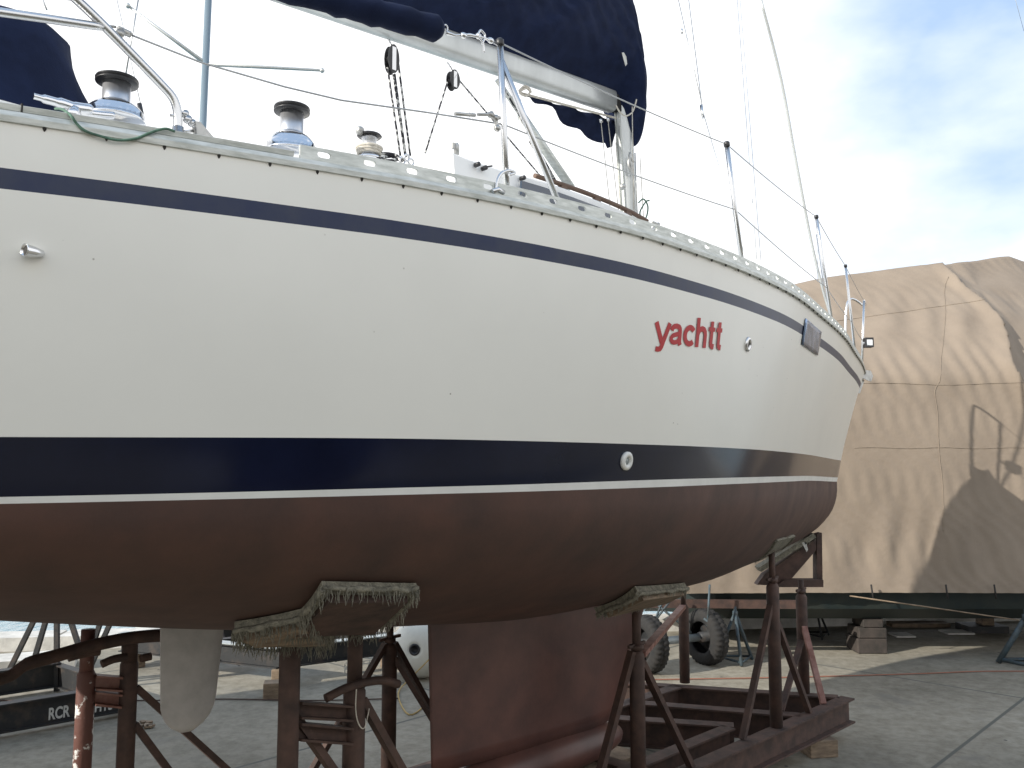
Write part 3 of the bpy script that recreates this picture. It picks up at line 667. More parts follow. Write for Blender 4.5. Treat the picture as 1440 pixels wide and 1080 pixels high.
# ---- mast, boom, rigging
mz0 = 3.45; mA0 = AT(886, 300, 0)[0]; mA1 = AT(877, 180, 0)[0]; mz_ = AT(877, 180, 0)[2]; rake = (mA1 - mA0) / (mz_ - AT(886, 300, 0)[2]); rake = min(max(rake, 0), .08)
0 and print('MAST', mA0, mA1, rake)
def mp_(z): return mA0 + rake * (z - 4.5)
mb = MB(); rws = []
for z in (mz0, 5, 7, 10, 14, 17.5):
    rws.append([B(mp_(z) + .082 * math.cos(2 * math.pi * k / 20), .060 * math.sin(2 * math.pi * k / 20), z) for k in range(20)])
mb.grid(rws, closed=True); mast = mb.build('mast', spar, yacht)
mb = MB()
for k in (-.02, .02): mb.bar(B(mp_(3.5) + .085, k, 3.5), B(mp_(17) + .085, k, 17), .008, .012)
mb.build('sail_track', alu, mast)
for z, ln in ((9.5, .95), (13.5, .7)):
    for sg in (1, -1): mb = MB(); mb.tube([B(mp_(z), 0, z), B(mp_(z) + .15, sg * ln, z + .03)], [.03, .018], 8); mb.build('spreader', spar, mast)
p = L(877, 262, .09); mb = MB(); mb.lathe(p - N * .03, N, [(.016, 0), (.028, .01), (.024, .03), (.012, .045)], 12); mb.build('mast_winch', castal, mast)
mb = MB()
for q0_, q1_ in (((889, 178), (893, 300)), ((893, 215), (896, 300))): mb.tube([L(*q0_, .07), L(*q1_, .09)], .005, 6)
mb.tube(smoothpath([L(*q, .10) for q in ((886, 215), (884, 232), (889, 245), (885, 222), (891, 228))]), .010, 6); mb.build('halyard_coil', castal, mast)
# boom
b0 = L(866, 168, 0); b1 = L(746, 121, 0); b2 = L(600, 62, 0); b3 = L(380, -22, 0)
bz0 = AT(866, 150, 0); bdir = AT(380, -10, 0); 0 and print('BOOM', bz0, bdir)
def boomc(f_): return Vector(B(bz0[0] + .06 + (bdir[0] + 1.2 - bz0[0]) * f_, 0, 0)) + ZV * (AT(866, 146, 0)[2] * (1 - f_) + (AT(600, 58, 0)[2] + (AT(600, 58, 0)[2] - AT(866, 146, 0)[2]) * .9) * f_)
mb = MB(); rws = []
for i in range(13):
    c = boomc(i / 12); rws.append([c + N * .062 * math.copysign(abs(math.cos(t_)) ** .6, math.cos(t_)) + ZV * .092 * math.copysign(abs(math.sin(t_)) ** .7, math.sin(t_)) for t_ in [2 * math.pi * k / 20 for k in range(20)]])
mb.grid(rws, closed=True); mb.f.append(list(range(20))); mb.m.append(0); mb.sm.append(False); boom = mb.build('boom', spar, yacht)
mb = MB(); c = boomc(0) ; mb.box(c - (-U) * .04, .10, .07, .13, (U, N, ZV)); mb.build('gooseneck', dark, boom)
mb = MB(); mb.tube([L(733, 131, .05), L(866, 166, .05)], .009, 6); mb.tube(smoothpath([L(*q, .07) for q in ((730, 128), (738, 121), (746, 127), (740, 135), (731, 130), (740, 124), (747, 130))]), .008, 6); mb.build('outhaul_line', ropew, boom)
# vang
v0 = L(699, 112, 0); v1 = L(803, 264, 0); v2 = B(mp_(3.6) + .1, 0, 3.68)
mb = MB(); mb.tube([v0, v0.lerp(v1, .35)], .020, 10); mb.tube([v0.lerp(v1, .3), v1], .034, 12); mb.build('boom_vang', alu, yacht)
mb = MB(); mb.tube([L(702, 112, .05), L(786, 262, .05)], .007, 6); mb.tube([L(745, 198, .06), L(778, 252, .06)], .011, 6); mb.build('vang_tackle', ropeb, yacht)
def block(top_, c_, w, h, nm='mainsheet_block', l=0):
    a_ = L(*top_, l); b_ = L(*c_, l); sc = b_.y / F; mb = MB()
    for sg in (-1, 1):
        pts = [b_ + N * .018 * sg + U * (math.cos(t_) * w * sc / 2) + ZV * (math.sin(t_) * h * sc / 2) for t_ in [2 * math.pi * k / 16 for k in range(16)]]
        mb.prism(pts, N * .006 * sg)
    mb.lathe(b_ - N * .016, N, [(w * sc * .36, 0), (w * sc * .28, .016), (w * sc * .36, .032)], 16)
    o_ = mb.build(nm, blk, yacht)
    mb = MB(); mb.tube([a_, b_ + ZV * (h * sc / 2 - .005)], .004, 6); mb.tube([a_ - U * .012, b_ + ZV * (h * sc / 2 + .01) - U * .012], .004, 6); mb.box(b_ + N * .025, w * sc * .35, .003, h * sc * .8, (U, N, ZV)); mb.build('shackle', steel, o_)
    return o_
block((547, 55), (551, 84), 20, 44); block((630, 88), (637, 113), 18, 30)
mb = MB()
for q0_, q1_ in (((545, 95), (563, 219)), ((553, 105), (570, 221)), ((560, 88), (577, 219)), ((555, 104), (571, 221))): mb.tube([L(*q0_, 0), L(*q1_, .05)], .0068, 6)
mb.build('mainsheet', ropeb, yacht)
mb = MB(); mb.tube([L(629, 116, 0), L(598, 215, .1)], .0062, 6); mb.tube([L(645, 112, 0), L(762, 250, .2)], .0062, 6); mb.build('mainsheet', ropeb, yacht)
# halyards and thin wires
def wirep(name, q, r=.003, m=wire):
    mb = MB(); mb.tube([L(x_, y_, l_) for x_, y_, l_ in q], r, 6); return mb.build(name, m, yacht)
for q in (((647, 94, 0), (647, 215, .5)), ((657, 96, 0), (663, 220, .3)), ((661, 98, 0), (668, 222, .3)), ((733, 135, .2), (722, 228, .5))): wirep('lazyjack_line', q, .0014)
for q in (((845, 170, .05), (858, 292, .4)), ((855, 170, .05), (870, 298, .4)), ((866, 200, 0), (873, 300, .1)), ((900, 222, .3), (905, 308, .3)), ((889, 150, .3), (891, 300, .3))): wirep('halyard', q, .0035, ropew)
for q in ((845, 170), (855, 168)): mb = MB(); mb.lathe(L(*q, .05) - N * .01, N, [(.017, 0), (.017, .02)], 10); mb.build('halyard_block', steel, yacht)
mb = MB(); mb.tube(smoothpath([L(*q, .4) for q in ((898, 285), (905, 280), (911, 290), (909, 305), (903, 309), (900, 298), (908, 284), (913, 282))]), .006, 6); mb.build('rope_hank', ropeg, yacht)
wirep('shroud', ((945, -40, .6), (988, 150, 1.0)), .0035); wirep('shroud', ((966, -20, .6), (988, 155, 1.0), (1045, 352, 1.72)), .0035)
mb = MB(); mb.tube([L(986, 148, 1.0), L(989, 166, 1.02)], .011, 8); mb.build('rigging_screw', steel, yacht)
mb = MB(); mb.lathe(L(959, 44, .8) - ZV * .02, ZV, [(.006, 0), (.010, .02), (.006, .04)], 8); mb.build('rigging_screw', steel, yacht)
wirep('shroud', ((1036, -10, .5), (1064, 364, 1.6)), .0028); wirep('shroud', ((1040, -10, .5), (1070, 366, 1.6)), .0022)
fs0 = B(.42, 0, 3.6); mb = MB(); fpts = [fs0, L(1150, 380, 0), L(1120, 230, 0), L(1098, 110, 0), L(1070, 0, 0)]; mb.tube(smoothpath(fpts), .016, 8)
mb.tube([fpts[-1], B(mp_(15.5), 0, 15.5)], .012, 8); mb.build('furled_forestay', spar, yacht)
mb = MB(); mb.tube([L(1148, 330, .1), L(1158, 400, .5)], .006, 6); mb.tube([L(1150, 345, .1), L(1150, 396, .5)], .003, 6); mb.build('spinnaker_pole_lift', wire, yacht)
wirep('shroud', ((1427, -4, -2.2), (1440, 44, -2.2)), .006)

# ------------------------------------------------------------------ soft things lying on the yacht
def sail_cover():
    mb = MB(); rws = []
    za = AT(866, 146, 0)[2]; fr = AT(897, 110, .0)[0] + .03
    n = 90; m_ = 56
    for i in range(n + 1):
        f_ = i / n; a = fr + (8.9 - fr) * f_ ** 1.15
        c = boomc((a - bz0[0] - .06) / (bdir[0] + 1.2 - bz0[0])); zb = c.z
        t_ = a - fr
        hh = .62 * math.sqrt(max(0, 1 - max(0, 1 - t_ / .30) ** 2)) * (1.0 if t_ < .5 else max(.34, 1 - (t_ - .5) * .20)) + .015
        hw = (.20 * math.sqrt(max(0, 1 - max(0, 1 - t_ / .26) ** 2)) + .005) * (1.0 if t_ < 1 else max(.62, 1 - (t_ - 1) * .13))
        top_ = zb + .05 + hh * 1.75; bot = zb + .045 + .012 * math.sin(a * 5.2) - (.36 if t_ < .16 else .36 * max(0, 1 - (t_ - .16) / .12))
        if t_ < .05: bot += .25 * (1 - t_ / .05)
        zc_ = (top_ + bot) / 2; hz = (top_ - bot) / 2
        row = []
        for k in range(m_):
            th_ = 2 * math.pi * k / m_; x = math.sin(th_); z = -math.cos(th_)
            x = math.copysign(abs(x) ** .8, x)
            hm_ = min(1, (z + 1) / .55); hm_ = hm_ * hm_ * (3 - 2 * hm_); wdt = hw * (1.05 - .28 * z)
            if t_ > .1: wdt = min(wdt, .085 + (wdt - .085) * hm_) if wdt > .085 else wdt
            ph = a * 9 + z * 5.5
            fold = .020 * math.sin(ph + 1.6 * math.sin(a * 2.1 + z * 2)) + .011 * math.sin(ph * 2.3 + z * 4) + .008 * math.sin(a * 31 - z * 14)
            fold *= min(1, t_ * 4 + .25)
            row.append(B(a + fold * .4, (wdt + fold) * x, zc_ + hz * z + fold * .3))
        rws.append(row)
    mb.grid(rws, closed=True)
    mb.f.append(list(range(m_))); mb.m.append(0); mb.sm.append(True)
    e = len(mb.v) - m_; mb.f.append([e + k for k in range(m_)]); mb.m.append(0); mb.sm.append(True)
    o = empty('sail_cover', boomc(.3), 'baggy navy canvas sail cover wrapped over the boom and around the mast', 'sail cover')
    c_ = mb.build('cover_cloth', canvas, o)
    # hanging flap below the boom
    mb = MB(); g = []
    for i in range(26):
        f_ = i / 25; x_ = 742 + (866 - 742) * f_; yt_ = 132 + (168 - 132) * f_
        yb_ = yt_ + 2 + 34 * (math.sin(math.pi * min(1, f_ * .62)) ** 2) + 3 * math.sin(f_ * 17) + (8 if f_ > .9 else 0)
        g.append([L(x_, yt_ + (yb_ - yt_) * j / 6, -.07) + N * (-.02 * math.sin(f_ * 22 + j * .8) - .02) for j in range(7)])
    mb.grid(g); fl = mb.build('hanging_flap', canvas, o); q = fl.modifiers.new('thickness', 'SOLIDIFY'); q.thickness = .004
    pc = L(874, 84, .20); 
    mb = MB(); mb.prism([pc + U * x_ + ZV * z_ + N * .03 for x_, z_ in ((-.035, .035), (-.01, .045), (.02, .02), (.03, -.035), (.01, -.06), (-.015, -.01))], N * .003); mb.build('sewn_patch', whitep, o)
    mb = MB(); mb.tube(smoothpath([L(*q_, .24) for q_ in ((866, 148), (872, 158), (880, 163), (889, 158), (893, 148), (895, 140))]), .006, 6); mb.build('tie_cord', ropew, o)
sail_cover()
# padded cushion on the upper lifeline
mb = MB(); cpts = smoothpath([L(*q, lt) for q, lt in (((619, 42), 1.97), ((560, 26), 1.95), ((500, 10), 1.92), ((430, -10), 1.88), ((300, -44), 1.8), ((120, -90), 1.7))], 5)
rr = [.045 + .003 * math.sin(i * 1.7) + .002 * math.sin(i * 3.3) for i in range(len(cpts))]; rr[0] = .03
mb.tube(cpts, rr, 18); o = mb.build('lifeline_cushion', canvas); tag(o, 'navy padded tube around the upper lifeline below the sail cover', 'cushion')
# pedestal cover at the left edge
mb = MB(); rws = []
outl = [(25, 28, 60), (27, 34, 75), (40, 60, 84), (70, 72, 92), (100, 78, 100), (130, 88, 120), (160, 96, 130), (185, 100, 140)]
for y_, xr, w_ in ((24, 45, 26), (28, 62, 48), (36, 72, 78), (60, 75, 95), (90, 80, 110), (120, 87, 125), (150, 96, 140), (190, 104, 150)):
    c = L(xr - w_ , y_, 1.0); sc = c.y / F; rws.append([c + U * (w_ * sc * 1.25 * math.cos(t_) * (1 + .05 * math.sin(4 * t_ + y_ * .05))) + N * (w_ * sc * .8 * math.sin(t_)) for t_ in [2 * math.pi * k / 36 for k in range(36)]])
mb.grid(rws, closed=True); mb.f.append(list(range(36))); mb.m.append(0); mb.sm.append(True)
o = mb.build('helm_cover', canvas); tag(o, 'dark navy canvas hood over the helm behind the aft railing', 'canvas cover')
# green cord over the rail
def OL(px, py, off=.02):
    l_ = 1.7
    for _ in range(6): a_, _, z_ = AT(px, py, l_); l_ = bs(min(a_, 11)) + off
    return L(px, py, l_)
mb = MB(); mb.tube(smoothpath([L(78, 153, 1.6), L(88, 154, 1.66)] + [OL(*q) for q in ((100, 163), (108, 174), (120, 184), (140, 191), (165, 197), (190, 195), (208, 188), (222, 183), (234, 181), (246, 185))], 5), .0042, 6)
o = mb.build('green_cord', ropeg); tag(o, 'thin green cord looped over the toe rail beside the horn cleat', 'cord')

# ------------------------------------------------------------------ cradle
cradle = empty('boat_cradle', B(5, 0, .1), 'rusty red steel cradle with posts and braces under the white yacht', 'cradle')
def ibeam(mb, p0, p1, h, w, t=.016):
    """p0,p1 = top centre line; H-section"""
    p0 = Vector(p0); p1 = Vector(p1)
    mb.bar(p0 - ZV * t / 2, p1 - ZV * t / 2, w, t); mb.bar(p0 - ZV * (h - t / 2), p1 - ZV * (h - t / 2), w, t); mb.bar(p0 - ZV * h / 2, p1 - ZV * h / 2, t, h - 2 * t)
ZB = .37
def beam(p0, p1, h=.22, w=.13, m=rust, parent=None, name='beam'):
    mb = MB(); ibeam(mb, p0, p1, h, w); return mb.build(name, m, parent or cradle)
E_ = G(1192, 980, ZB); Nn = G(970, 1079, ZB); nd = (E_ - Nn).normalized()
beam(E_ - nd * 8.5, E_)
We = G(905, 961, ZB); wd = (E_ - We).normalized(); nperp = Vector((-nd.y, nd.x, 0))
beam(E_ - wd * .08, We - wd * .25 , w=.12)
fa = G(963, 961, ZB); beam(fa - nd * 7.5, fa - nd * .10)
i0 = G(1126, 1005, ZB); i1 = G(880, 986, ZB); beam(i0 - nd * .0, i1)
j0 = G(1032, 1019, ZB); beam(j0, G(860, 1008, ZB)); beam(j0 - nd * .08 - wd * .0, j0 - nd * 3.2, w=.12)
for d_ in (2.9, 5.2): p = E_ - nd * d_; beam(p + nperp * .08, p + nperp * 1.75)
def post(X, pytop, pyscrew, r=.052, foot=None, padp=None, m=rust, ri=.026, nuts=True):
    """X: post foot position"""
    P = Vector((X[0], X[1], 0)); zt = zat(P, pytop); z2 = zat(P, pyscrew)
    mb = MB(); mb.lathe(P + ZV * ZB, ZV, [(r, .002), (r, zt - ZB - .03), (r * .7, zt - ZB)], 18); o_ = mb.build('post', m, cradle)
    mb = MB(); mb.lathe(P + ZV * (zt - .02), ZV, [(ri, 0), (ri, z2 - zt + .02)], 14)
    if nuts: mb.lathe(P + ZV * (zt + .01), ZV, [(ri * 1.7, 0), (ri * 1.7, .03)], 6); mb.bar(P + ZV * (zt + .035) - U * .09, P + ZV * (zt + .045) + U * .09, .02, .02)
    mb.build('screw', m, o_); return P, zt, z2
def brace(P, py, foot, w=.05, m=rust, r=.05):
    a_ = P + ZV * zat(P, py); f_ = Vector(foot); d_ = (f_ - a_); h_ = Vector((d_.x, d_.y, 0)).normalized(); a_ = a_ + h_ * r * .8
    mb = MB(); mb.bar(a_, f_, w, .035); mb.build('brace', m, cradle)
PA = G(1092, 1022, ZB); A_ = post(PA, 820, 772)
brace(A_[0], 850, G(1044, 1040, ZB)); brace(A_[0], 872, G(1138, 1002, ZB), m=rust)
PD = G(898, 1105, ZB); D_ = post(PD, 915, 850, ri=.03)
brace(D_[0], 915, G(835, 1120, ZB), w=.06); brace(D_[0], 930, G(972, 1078, ZB), w=.06)
PC = G(963, 960, ZB); C_ = post(PC, 850, 826, r=.05, nuts=False); brace(C_[0], 852, D_[0] + ZV * zat(D_[0], 922) + U * .05, m=rust_lit, w=.06)
PB = G(1131, 974, ZB); B_ = post(PB, 835, 815); brace(B_[0], 880, G(1158, 990, ZB), m=rust_lit); brace(B_[0], 900, G(1098, 1000, ZB))
PE = B(inv(G(547, 1040, ZB))[0], -.77, 0); PE = Vector((L(547, 1000, -.77).x, L(547, 1000, -.77).y, 0)); E2 = post(PE, 905, 880, r=.052)
brace(E2[0], 905, E2[0] - nd * .75 + ZV * ZB, w=.045); brace(E2[0], 905, E2[0] + nd * .62 + ZV * ZB, w=.045)
fx = E2[0] - nd * 0; brace(E2[0], 925, E2[0] + nd * .32 - nperp * .5 + ZV * ZB, w=.04)
# double posts with rungs, near side and far side
def near(px, l=.77): p = L(px, 1000, l); return Vector((p.x, p.y, 0))
P4 = near(498, .74); post(P4, 962, 862, r=.052, ri=.036, nuts=False); P3 = near(406, .80); post(P3, 905, 872, r=.046, ri=.038, nuts=False)
def rung(Pa, Pb, pa, pb, h, m=rust, w=.05):
    mb = MB(); a_ = Pa + ZV * zat(Pa, pa); b_ = Pb + ZV * zat(Pb, pb); d_ = (b_ - a_).normalized(); mb.bar(a_ + d_ * .04, b_ - d_ * .045, .012, h)
    mb.bar(a_ + d_ * .04 + ZV * (h / 2 - .004) + N * w / 2, b_ - d_ * .045 + ZV * (h / 2 - .004) + N * w / 2, w, .010); mb.bar(a_ + d_ * .04 - ZV * (h / 2 - .004) + N * w / 2, b_ - d_ * .045 - ZV * (h / 2 - .004) + N * w / 2, w, .010)
    return mb.build('rung', m, cradle)
rung(P3, P4, 996, 1002, .07); rung(P3, P4, 1026, 1034, .075)
brace(P3, 1012, P4 - N * .1 + nd * .45 + ZV * .4, w=.04); brace(P4, 985, P4 + nd * .7 + ZV * ZB, w=.055)
mb = MB(); hz_ = zat(P4, 962); mb.tube(smoothpath([P4 - nd * .19 + ZV * (hz_ - .02) + N * .05, P4 - nd * .06 + ZV * (hz_ + .012) + N * .06, P4 + nd * .10 + ZV * (hz_ + .01) + N * .06, P4 + nd * .22 + ZV * (hz_ - .03) + N * .05]), .020, 10); mb.build('jack_handle', rust, cradle)
P2 = near(179, -.70); P1 = near(119, -.74); post(P2, 925, 895, r=.047, ri=.042, nuts=False); post(P1, 940, 885, r=.046, ri=.036, m=rustw, nuts=False)
rung(P1, P2, 957, 961, .075, rust_lit, .06); rung(P1, P2, 979, 985, .07, rust_lit, .06)
brace(P2, 968, P2 + nd * .95 + ZV * (.35), w=.05); brace(P2, 1020, P2 + nd * .55 + ZV * .35, w=.045)
mb = MB(); mb.tube(smoothpath([L(*q, -.6) for q in ((-20, 962), (15, 950), (38, 934), (80, 922), (130, 908), (185, 897), (240, 893))]), [.03] * 10 + [.034] * 21, 10); mb.build('arm', rust, cradle)
for q in (((96, 925), (122, 918), (140, 916)), ((143, 934), (160, 927), (178, 924)), ((198, 926), (212, 923))): mb = MB(); mb.tube(smoothpath([L(x_, y_, -.62) for x_, y_ in q]), .022, 10); mb.build('jack_handle', rust, cradle)

def fringe(mb, path, n, ln, w=.004, down=True):
    """frayed carpet threads along a path"""
    for _ in range(n):
        f_ = random.random() * (len(path) - 1); i = int(f_); p = Vector(path[i]).lerp(Vector(path[min(i + 1, len(path) - 1)]), f_ - i)
        p = p + Vector((random.uniform(-.012, .012), random.uniform(-.012, .012), random.uniform(-.006, .006))); l_ = ln * random.uniform(.3, 1.2)
        d_ = Vector((random.uniform(-.35, .35), random.uniform(-.35, .35), -1)); m2 = p + d_ * l_ * .5; e = m2 + Vector((random.uniform(-.4, .4), random.uniform(-.4, .4), -1)) * l_ * .5
        mb.tube([p, m2, e], [w * .6, w * .5, w * .25], 3, cap=False)
def pad(corners, thick=.045, gap=.005, fl=.05, nf=260, boardm=wood, droop=None):
    """corners: 4 pixel positions on the hull bottom (order around)"""
    c = []
    for q in corners:
        p, n_ = HP(*q); c.append((p, n_))
    nn = sum((x[1] for x in c), Vector()).normalized(); g1 = []; K = 8
    def surf(u_, v_):
        p = c[0][0] * (1 - u_) * (1 - v_) + c[1][0] * u_ * (1 - v_) + c[2][0] * u_ * v_ + c[3][0] * (1 - u_) * v_
        h_, hn, _, d_ = BV.find_nearest(p); return h_
    inner = [[surf(i / K, j / K) + nn * gap for i in range(K + 1)] for j in range(K + 1)]
    cen = sum((x[0] for x in c), Vector()) / 4
    outer = [[p + nn * (thick + .004 * math.sin(i * 3 + j)) for i, p in enumerate(r_)] for j, r_ in enumerate(inner)]
    mb = MB(); mb.grid(inner); mb.grid(outer)
    ed = [inner[0][i] for i in range(K)] + [inner[j][K] for j in range(K)] + [inner[K][K - i] for i in range(K)] + [inner[K - j][0] for j in range(K)]
    eo = [outer[0][i] for i in range(K)] + [outer[j][K] for j in range(K)] + [outer[K][K - i] for i in range(K)] + [outer[K - j][0] for j in range(K)]
    mb.grid([ed + [ed[0]], eo + [eo[0]]], smooth=False)
    pd = mb.build('pad', carpet, cradle)
    # plank under the carpet
    mb = MB(); mid = [x.lerp(cen + nn * (gap + thick), .16) for x in (outer[0][0], outer[0][K], outer[K][K], outer[K][0])]; mb.prism(mid, nn * .035); mb.build('board', boardm, pd)
    mb = MB(); path = eo + [eo[0]]; mb.tube([p + nn * random.uniform(-.006, .004) for p in path], [.011 * random.uniform(.7, 1.3) for _ in path], 7)
    fringe(mb, path, nf, fl); fringe(mb, eo[K * 2:K * 3 + 1], nf // 2, fl * 1.3)
    if droop: fringe(mb, [Vector(p) for p in droop], nf // 2, fl * 2.2)
    mb.build('frayed_edge', carpet, pd); return pd, nn, cen
pad(((452, 815), (585, 818), (528, 872), (398, 874)), thick=.028, fl=.045, nf=300, boardm=rust)
pad(((330, 872), (432, 852), (470, 884), (352, 884)), thick=.035, fl=.06, nf=300)
pad(((892, 823), (962, 818), (935, 838), (835, 856)), thick=.04, fl=.03, nf=200)
pad(((1086, 764), (1112, 757), (1096, 777), (1056, 793)), thick=.03, fl=.02, nf=80, boardm=rust_lit)
# bow support: V chock on a bracket
bs0 = B_[0] + ZV * B_[2]
fb = D(1143, 752, 8.95); mb = MB()
pts = [D(1143, 750, 8.95), D(1150, 748, 8.95), D(1151, 822, 8.95), D(1143, 822, 8.95)]
mb.prism(pts, Vector((.0, -.12, 0))); mb.prism([D(*q, 8.9) for q in ((1098, 813), (1151, 813), (1151, 823), (1084, 823))], Vector((0, -.14, 0)))
mb.prism([D(*q, 8.95) for q in ((1060, 820), (1070, 806), (1142, 756), (1142, 772), (1104, 816), (1098, 822))], Vector((0, -.12, 0))); mb.build('bow_chock', rust, cradle)
mb = MB(); mb.bar(D(1066, 800, 8.85), D(1142, 752, 8.85), .16, .05); fringe(mb, [D(1118, 768, 8.8), D(1146, 752, 8.8)], 90, .06); mb.build('carpet_strip', carpet, cradle)
mb = MB(); mb.prism([D(*q, 8.78) for q in ((1127, 763), (1133, 762), (1136, 773), (1134, 776))], Vector((0, -.01, 0))); mb.build('rag', whitep, cradle)
# the timber blocks the cradle stands on
def timber(c, sx, sy, sz, rz, label, group=None, z0=0, cat='timber block', m=wood):
    mb = MB(); x = Vector((math.cos(rz), math.sin(rz), 0)); y = Vector((-x.y, x.x, 0)); mb.box(Vector((c[0], c[1], z0 + sz / 2)), sx, sy, sz, (x, y, ZV))
    o_ = mb.build('timber_block', m); bv = o_.modifiers.new('bevel', 'BEVEL'); bv.width = .008; bv.segments = 2; tag(o_, label, cat, group); return o_
kb = E_ - nd * .62; timber(kb, .26, .20, ZB - .226, R(10), 'short timber block on the concrete under the front corner of the rusty cradle', 'cradle support blocks')
for d_ in (3.0,): kb2 = E_ - nd * d_; timber(kb2, .26, .2, ZB - .226, R(30), 'timber block under the middle of the cradle beam beside the keel', 'cradle support blocks')
mb = MB(); kc = B(5.6, 0, 0); mb.box(kc + ZV * .175, 2.0, .30, .348, (U, N, ZV)); o = mb.build('keel_timber', wood); tag(o, 'long dark timber baulk carrying the foot of the keel', 'timber baulk')

# string tied on the near post
mb = MB(); zc0 = zat(P4, 1015)
mb.tube(smoothpath([P4 + N * .06 - nd * .03 + ZV * (zc0 + .18), P4 + N * .062 - nd * .035 + ZV * (zc0 + .08), P4 + N * .065 - nd * .02 + ZV * (zc0 + .01), P4 + N * .07 + nd * .01 + ZV * (zc0 - .015), P4 + N * .05 + nd * .05 + ZV * (zc0 + .06)]), .003, 5)
o = mb.build('string', ropew); tag(o, 'pale string looped around the near cradle post', 'string')

# ------------------------------------------------------------------ covered boat
cb = empty('covered_boat', (7, 12.4, .0), 'long boat with dark green bottom standing under the big tan tarpaulin', 'boat')
YB = 11.3
def xd(px, y=YB): return (px - 720) / F * y
mb = MB(); rws = []
xs_ = [xd(930) + i * (xd(1700) - xd(930)) / 40 for i in range(41)]
for x in xs_:
    f_ = (x - xs_[0]) / (xs_[-1] - xs_[0]); fb_ = min(1, (f_ / .12 + .05)) ** .5 if f_ < .12 else 1.0
    zk = .30 + .10 * (1 - fb_) ; up_ = .0
    yo = 0
    rws.append([Vector((x, YB + yo + 1.7 - l_ * 1.62 * fb_, z_)) for l_, z_ in ((1.0, 1.05), (.99, .92), (.97, .86), (.93, .62), (.80, .46), (.4, .40), (0, .34), (-.4, .40), (-.8, .46), (-.93, .62), (-.97, .86), (-.99, .92), (-1, 1.05))])
mis_ = None
mbx = MB()
n13 = 13
for r_i in range(len(rws) - 1):
    for k in range(n13 - 1):
        o_ = len(mbx.v); mbx.v += [tuple(rws[r_i][k]), tuple(rws[r_i][k + 1]), tuple(rws[r_i + 1][k + 1]), tuple(rws[r_i + 1][k])]; mbx.f.append([o_, o_ + 1, o_ + 2, o_ + 3]); mbx.m.append(1 if k in (0, 1, 10, 11) else 0); mbx.sm.append(False)
for rr_ in (rws[0], rws[-1]): mbx.add(rr_, [tuple(range(13))])
mbx.build('hull', [greenh, blueh], cb)
mb = MB(); mb.tube([D(1195, 838, YB - .15), D(1432, 872, YB - .15)], .009, 6); mb.build('lashing', wood, cb)
mb = MB()
for x_ in (1225, 1330, 1398): mb.tube([D(x_, 822, YB - .1), D(x_ + 3, 842, YB - .12)], .012, 6)
mb.build('tarp_tie', dark, cb)
